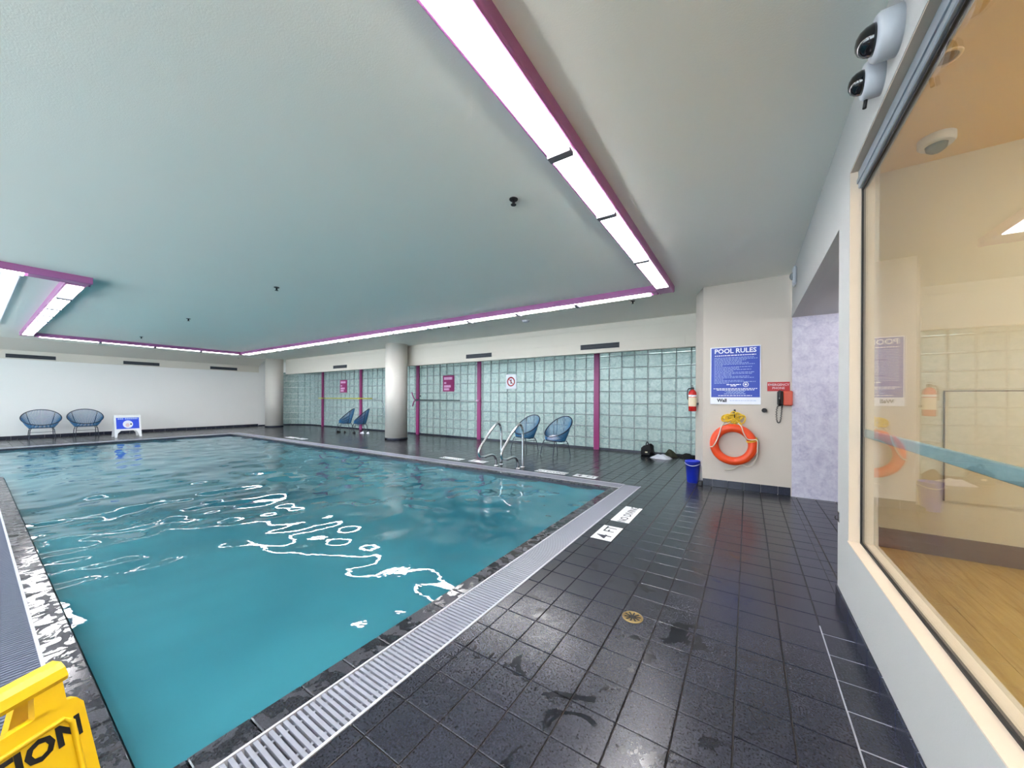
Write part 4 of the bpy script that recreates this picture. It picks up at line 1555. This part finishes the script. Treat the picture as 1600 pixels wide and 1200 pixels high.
notice(-8.115, 'purple notice with pink lettering beside the dark rescue pole')
notice(-14.03, 'small purple notice farther along the glass wall above the yellow pole')
ps = thing('prohibition_sign', 'pale sign with a red ring on the glass blocks', 'sign', (-5.68, YF - 0.002, 1.74))
MB().box((-0.18, -0.008, -0.21), (0.18, 0, 0.21), 0.003).build('plate', 'white_print', ps)
MB().lathe([(0.10, 0), (0.135, 0), (0.135, 0.001), (0.10, 0.001)], o=(0, -0.0083, 0.0), axis=(0, -1, 0), seg=32, caps=False).build('ring', 'rose_red' if 'rose_red' in M else 'red_paint', ps)
sb = MB().box((-0.10, -0.0096, -0.010), (0.10, -0.0084, 0.010))
sb.mapv(lambda X, Y, Z: (X * 0.707 + Z * 0.707, Y, -X * 0.707 + Z * 0.707))
sb.build('slash', 'red_paint', ps)
MB().lathe([(0.022, 0), (0.022, 0.0006)], o=(0, -0.0083, 0.045), axis=(0, -1, 0), seg=14).box((-0.018, -0.0090, -0.06), (0.018, -0.0083, 0.02)).build('figure', 'dark_print', ps)

pl = thing('rescue_pole', 'dark rescue pole with a hook end on the glass wall', 'pole', (-8.2, YF - 0.115, 1.19))
MB().tube([(-1.34, 0, 0.0), (0.68, 0, -0.005)], 0.018, 10).build('grip_section', 'pole_dark', pl)
MB().tube([(0.68, 0, -0.005), (1.36, 0, -0.008)], 0.012, 10).build('thin_section', 'sky_pole', pl)
MB().tube(smooth_path([(-1.34, 0, 0), (-1.42, 0, 0.04), (-1.50, 0, 0.16), (-1.54, 0, 0.26)], 5), 0.018, 8).build('hook', 'purple_post', pl)
MB().tube(smooth_path([(-1.34, 0, 0), (-1.42, 0, -0.04), (-1.48, 0, -0.14), (-1.50, 0, -0.22)], 5), 0.018, 8).build('hook', 'purple_post', pl)
MB().box((1.33, -0.02, -0.03), (1.40, 0.06, 0.025), 0.004).build('bracket', 'pink_print', pl)
MB().box((-1.36, 0.0, -0.03), (-1.30, 0.06, 0.03), 0.004).build('bracket', 'pole_dark', pl)
MB().box((-1.21, 0.02, 0.12), (-1.15, 0.06, 0.16), 0.004).build('peg', 'pole_dark', pl)

yp = thing('shepherd_crook', 'yellow rescue pole with a wire crook on the far glass wall', 'pole', (-14.0, YF - 0.115, 1.235))
MB().tube([(-1.75, 0, 0), (2.05, 0, 0)], 0.020, 10).build('pole', 'pole_yellow', yp)
MB().tube(smooth_path([(2.05, 0, 0), (2.35, 0, -0.02), (2.62, 0, -0.14), (2.76, 0, -0.36), (2.72, 0, -0.56), (2.58, 0, -0.60)], 6), 0.012, 8).build('crook', 'sky_pole', yp)
for x in (-1.58, 1.18):
    MB().box((x - 0.03, 0.0, -0.03), (x + 0.03, 0.068, 0.03), 0.004).build('bracket', 'pole_yellow', yp)

# ------------------------------------------------------------------ folding signs
ab = thing('folding_sign', 'white folding floor sign with a blue panel before the white wall', 'sign', (-16.35, 2.77, 0), -PI / 2 + 0.03)
# local: x across, -y ... front faces -y after rotation toward the pool
for s in (1, -1):
    def lean(X, Y, Z, s=s):
        return (X, s * (0.02 + (0.68 - Z) * 0.24) + Y, Z)
    pn_ = MB()
    pn_.box((-0.29, -0.012, 0.60), (0.29, 0.012, 0.68), 0.006)
    pn_.box((-0.29, -0.012, 0.20), (0.29, 0.012, 0.60))
    pn_.mapv(lean)
    pn_.build('panel', 'white_gloss', ab)
    for sx in (-1, 1):
        lg = MB()
        lg.prism([(0, -0.012), (0.001, -0.012), (0.001, 0.012), (0, 0.012)], 0, 0.01)
        lg = MB()
        a0, a1 = (0.18, 0.29)
        i = 0
        q = [(sx * 0.295, 0.0), (sx * 0.245, 0.0), (sx * 0.225, 0.12), (sx * 0.16, 0.20), (sx * 0.29, 0.20)]
        if sx < 0:
            q = q[::-1]
        n_ = len(q)
        lg.v = [(x_, -0.012, z_) for x_, z_ in q] + [(x_, 0.012, z_) for x_, z_ in q]
        lg.f = [tuple(range(n_))[::-1], tuple(range(n_, 2 * n_))] + [(k, (k + 1) % n_, n_ + (k + 1) % n_, n_ + k) for k in range(n_)]
        lg.s = [False] * len(lg.f)
        lg.mapv(lean)
        lg.build('leg', 'white_gloss', ab)


def lean_front(X, Y, Z):
    return (X, (0.02 + (0.68 - Z) * 0.24) + Y, Z)


fp = MB().box((-0.25, 0.012, 0.255), (0.25, 0.0145, 0.60)); fp.mapv(lean_front); fp.build('blue_field', 'blue_bright', ab)
bt = MB()
for a, e in ((-0.215, -0.085), (-0.06, 0.22)):
    x_ = a
    while x_ < e - 0.01:
        bt.box((x_, 0.0146, 0.545), (min(e, x_ + 0.036), 0.0156, 0.59)); x_ += 0.043
bt.mapv(lambda X, Y, Z: lean_front(-X, Y, Z)); bt.build('lettering', 'pale_print', ab)
el = MB().lathe([(0.10, 0), (0.10, 0.001)], o=(0, 0.0146, 0), axis=(0, 1, 0), seg=32)
el.mapv(lambda X, Y, Z: lean_front(X * 1.12, Y, 0.395 + Z * 1.18)); el.build('emblem', 'white_print', ab)
el = MB().lathe([(0.045, 0), (0.045, 0.001)], o=(0.0, 0.0157, 0), axis=(0, 1, 0), seg=20)
el.mapv(lambda X, Y, Z: lean_front(X - 0.0 + 0.01, Y, 0.37 + Z * 1.3)); el.build('emblem_mark', 'rose_print', ab)
el = MB().lathe([(0.02, 0), (0.02, 0.001)], o=(0.0, 0.0157, 0), axis=(0, 1, 0), seg=16)
el.mapv(lambda X, Y, Z: lean_front(X - 0.068, Y, 0.395 + Z * 1.2)); el.build('emblem_mark', 'dark_print', ab)

# yellow wet floor sign at the near corner of the pool
ys = thing('wet_floor_sign', 'yellow folding caution sign at the near pool corner', 'sign', (-1.30, 0.01, 0.0), 0.0)
U2 = Vector((-0.451, 0.892, 0))        # along the top bar, toward the pool
N2 = Vector((0.892, 0.451, 0))         # face toward the viewer
HT = 0.625


def sgn(front):
    s = 1 if front else -1

    def f(u, d, z):
        base = (HT - z) * 0.27 + 0.012
        p = U2 * u + N2 * (s * (base + d))
        return (p.x, p.y, z)
    return f


for front in (True, False):
    F_ = sgn(front)
    d0, d1 = -0.008, 0.008
    body = MB()

    def slabp(poly, a=d0, b=d1):
        mb = MB()
        n_ = len(poly)
        mb.v = [F_(u, a, z) for u, z in poly] + [F_(u, b, z) for u, z in poly]
        mb.f = [tuple(range(n_))[::-1], tuple(range(n_, 2 * n_))] + [(k, (k + 1) % n_, n_ + (k + 1) % n_, n_ + k) for k in range(n_)]
        if not front:
            pass
        mb.s = [False] * len(mb.f)
        return mb
    if front:
        body.add(slabp([(-0.148, 0.03), (0.148, 0.03), (0.138, 0.525), (0.128, 0.542), (0.112, 0.548), (-0.112, 0.548), (-0.128, 0.542), (-0.138, 0.525)]))
        lo_ = 0.548
    else:
        lo_ = 0.40
        body.add(slabp([(-0.148, 0.03), (0.148, 0.03), (0.142, lo_), (-0.142, lo_)]))
    body.add(slabp([(0.060, lo_), (0.112 if front else 0.14, lo_), (0.112, 0.60), (0.066, 0.592)]))
    body.add(slabp([(-0.112 if front else -0.14, lo_), (-0.060, lo_), (-0.066, 0.592), (-0.112, 0.60)]))
    body.build('panel', 'yellow', ys)
    rim_ = MB()
    if front:
      rim_.tube([F_(u, 0.008, z) for u, z in [(-0.118, 0.07), (-0.112, 0.50), (-0.10, 0.515), (0.10, 0.515), (0.112, 0.50), (0.118, 0.07)]], 0.006, 6, closed=True)
      rim_.build('raised_border', 'yellow', ys)
    for su in ((1, -1) if front else ()):
        slabp([(su * 0.058, 0.553), (su * 0.085, 0.553), (su * 0.062, 0.590)][:: (1 if su > 0 else -1)], 0.008, 0.014).build('gusset', 'yellow', ys)
    for su in (1, -1):
        MB().add(slabp([(su * 0.148, 0.0), (su * 0.148, 0.03), (su * 0.10, 0.03), (su * 0.112, 0.0)][:: (1 if su < 0 else -1)])).build('foot', 'yellow', ys)
    if front:
        L_ = text_mb('CAUTION', 0.058, lambda X, Y: F_(X - 0.004, 0.0092, 0.483 + Y), bold=0.0024)
        L_.build('lettering', 'black_plastic', ys)
        L_ = text_mb('WET FLOOR', 0.045, lambda X, Y: F_(X, 0.0092, 0.17 + Y), bold=0.0015)
        L_.build('lettering', 'black_plastic', ys)
tb = MB()
tb.extrude([(-0.030, 0.590), (0.030, 0.590), (0.033, 0.600), (0.024, 0.618), (0.012, 0.628), (-0.012, 0.628), (-0.024, 0.618), (-0.033, 0.600)],
           lambda a, z, t: tuple(U2 * t + N2 * a + Vector((0, 0, z))), -0.120, 0.120)
tb.build('top_bar', 'yellow', ys)
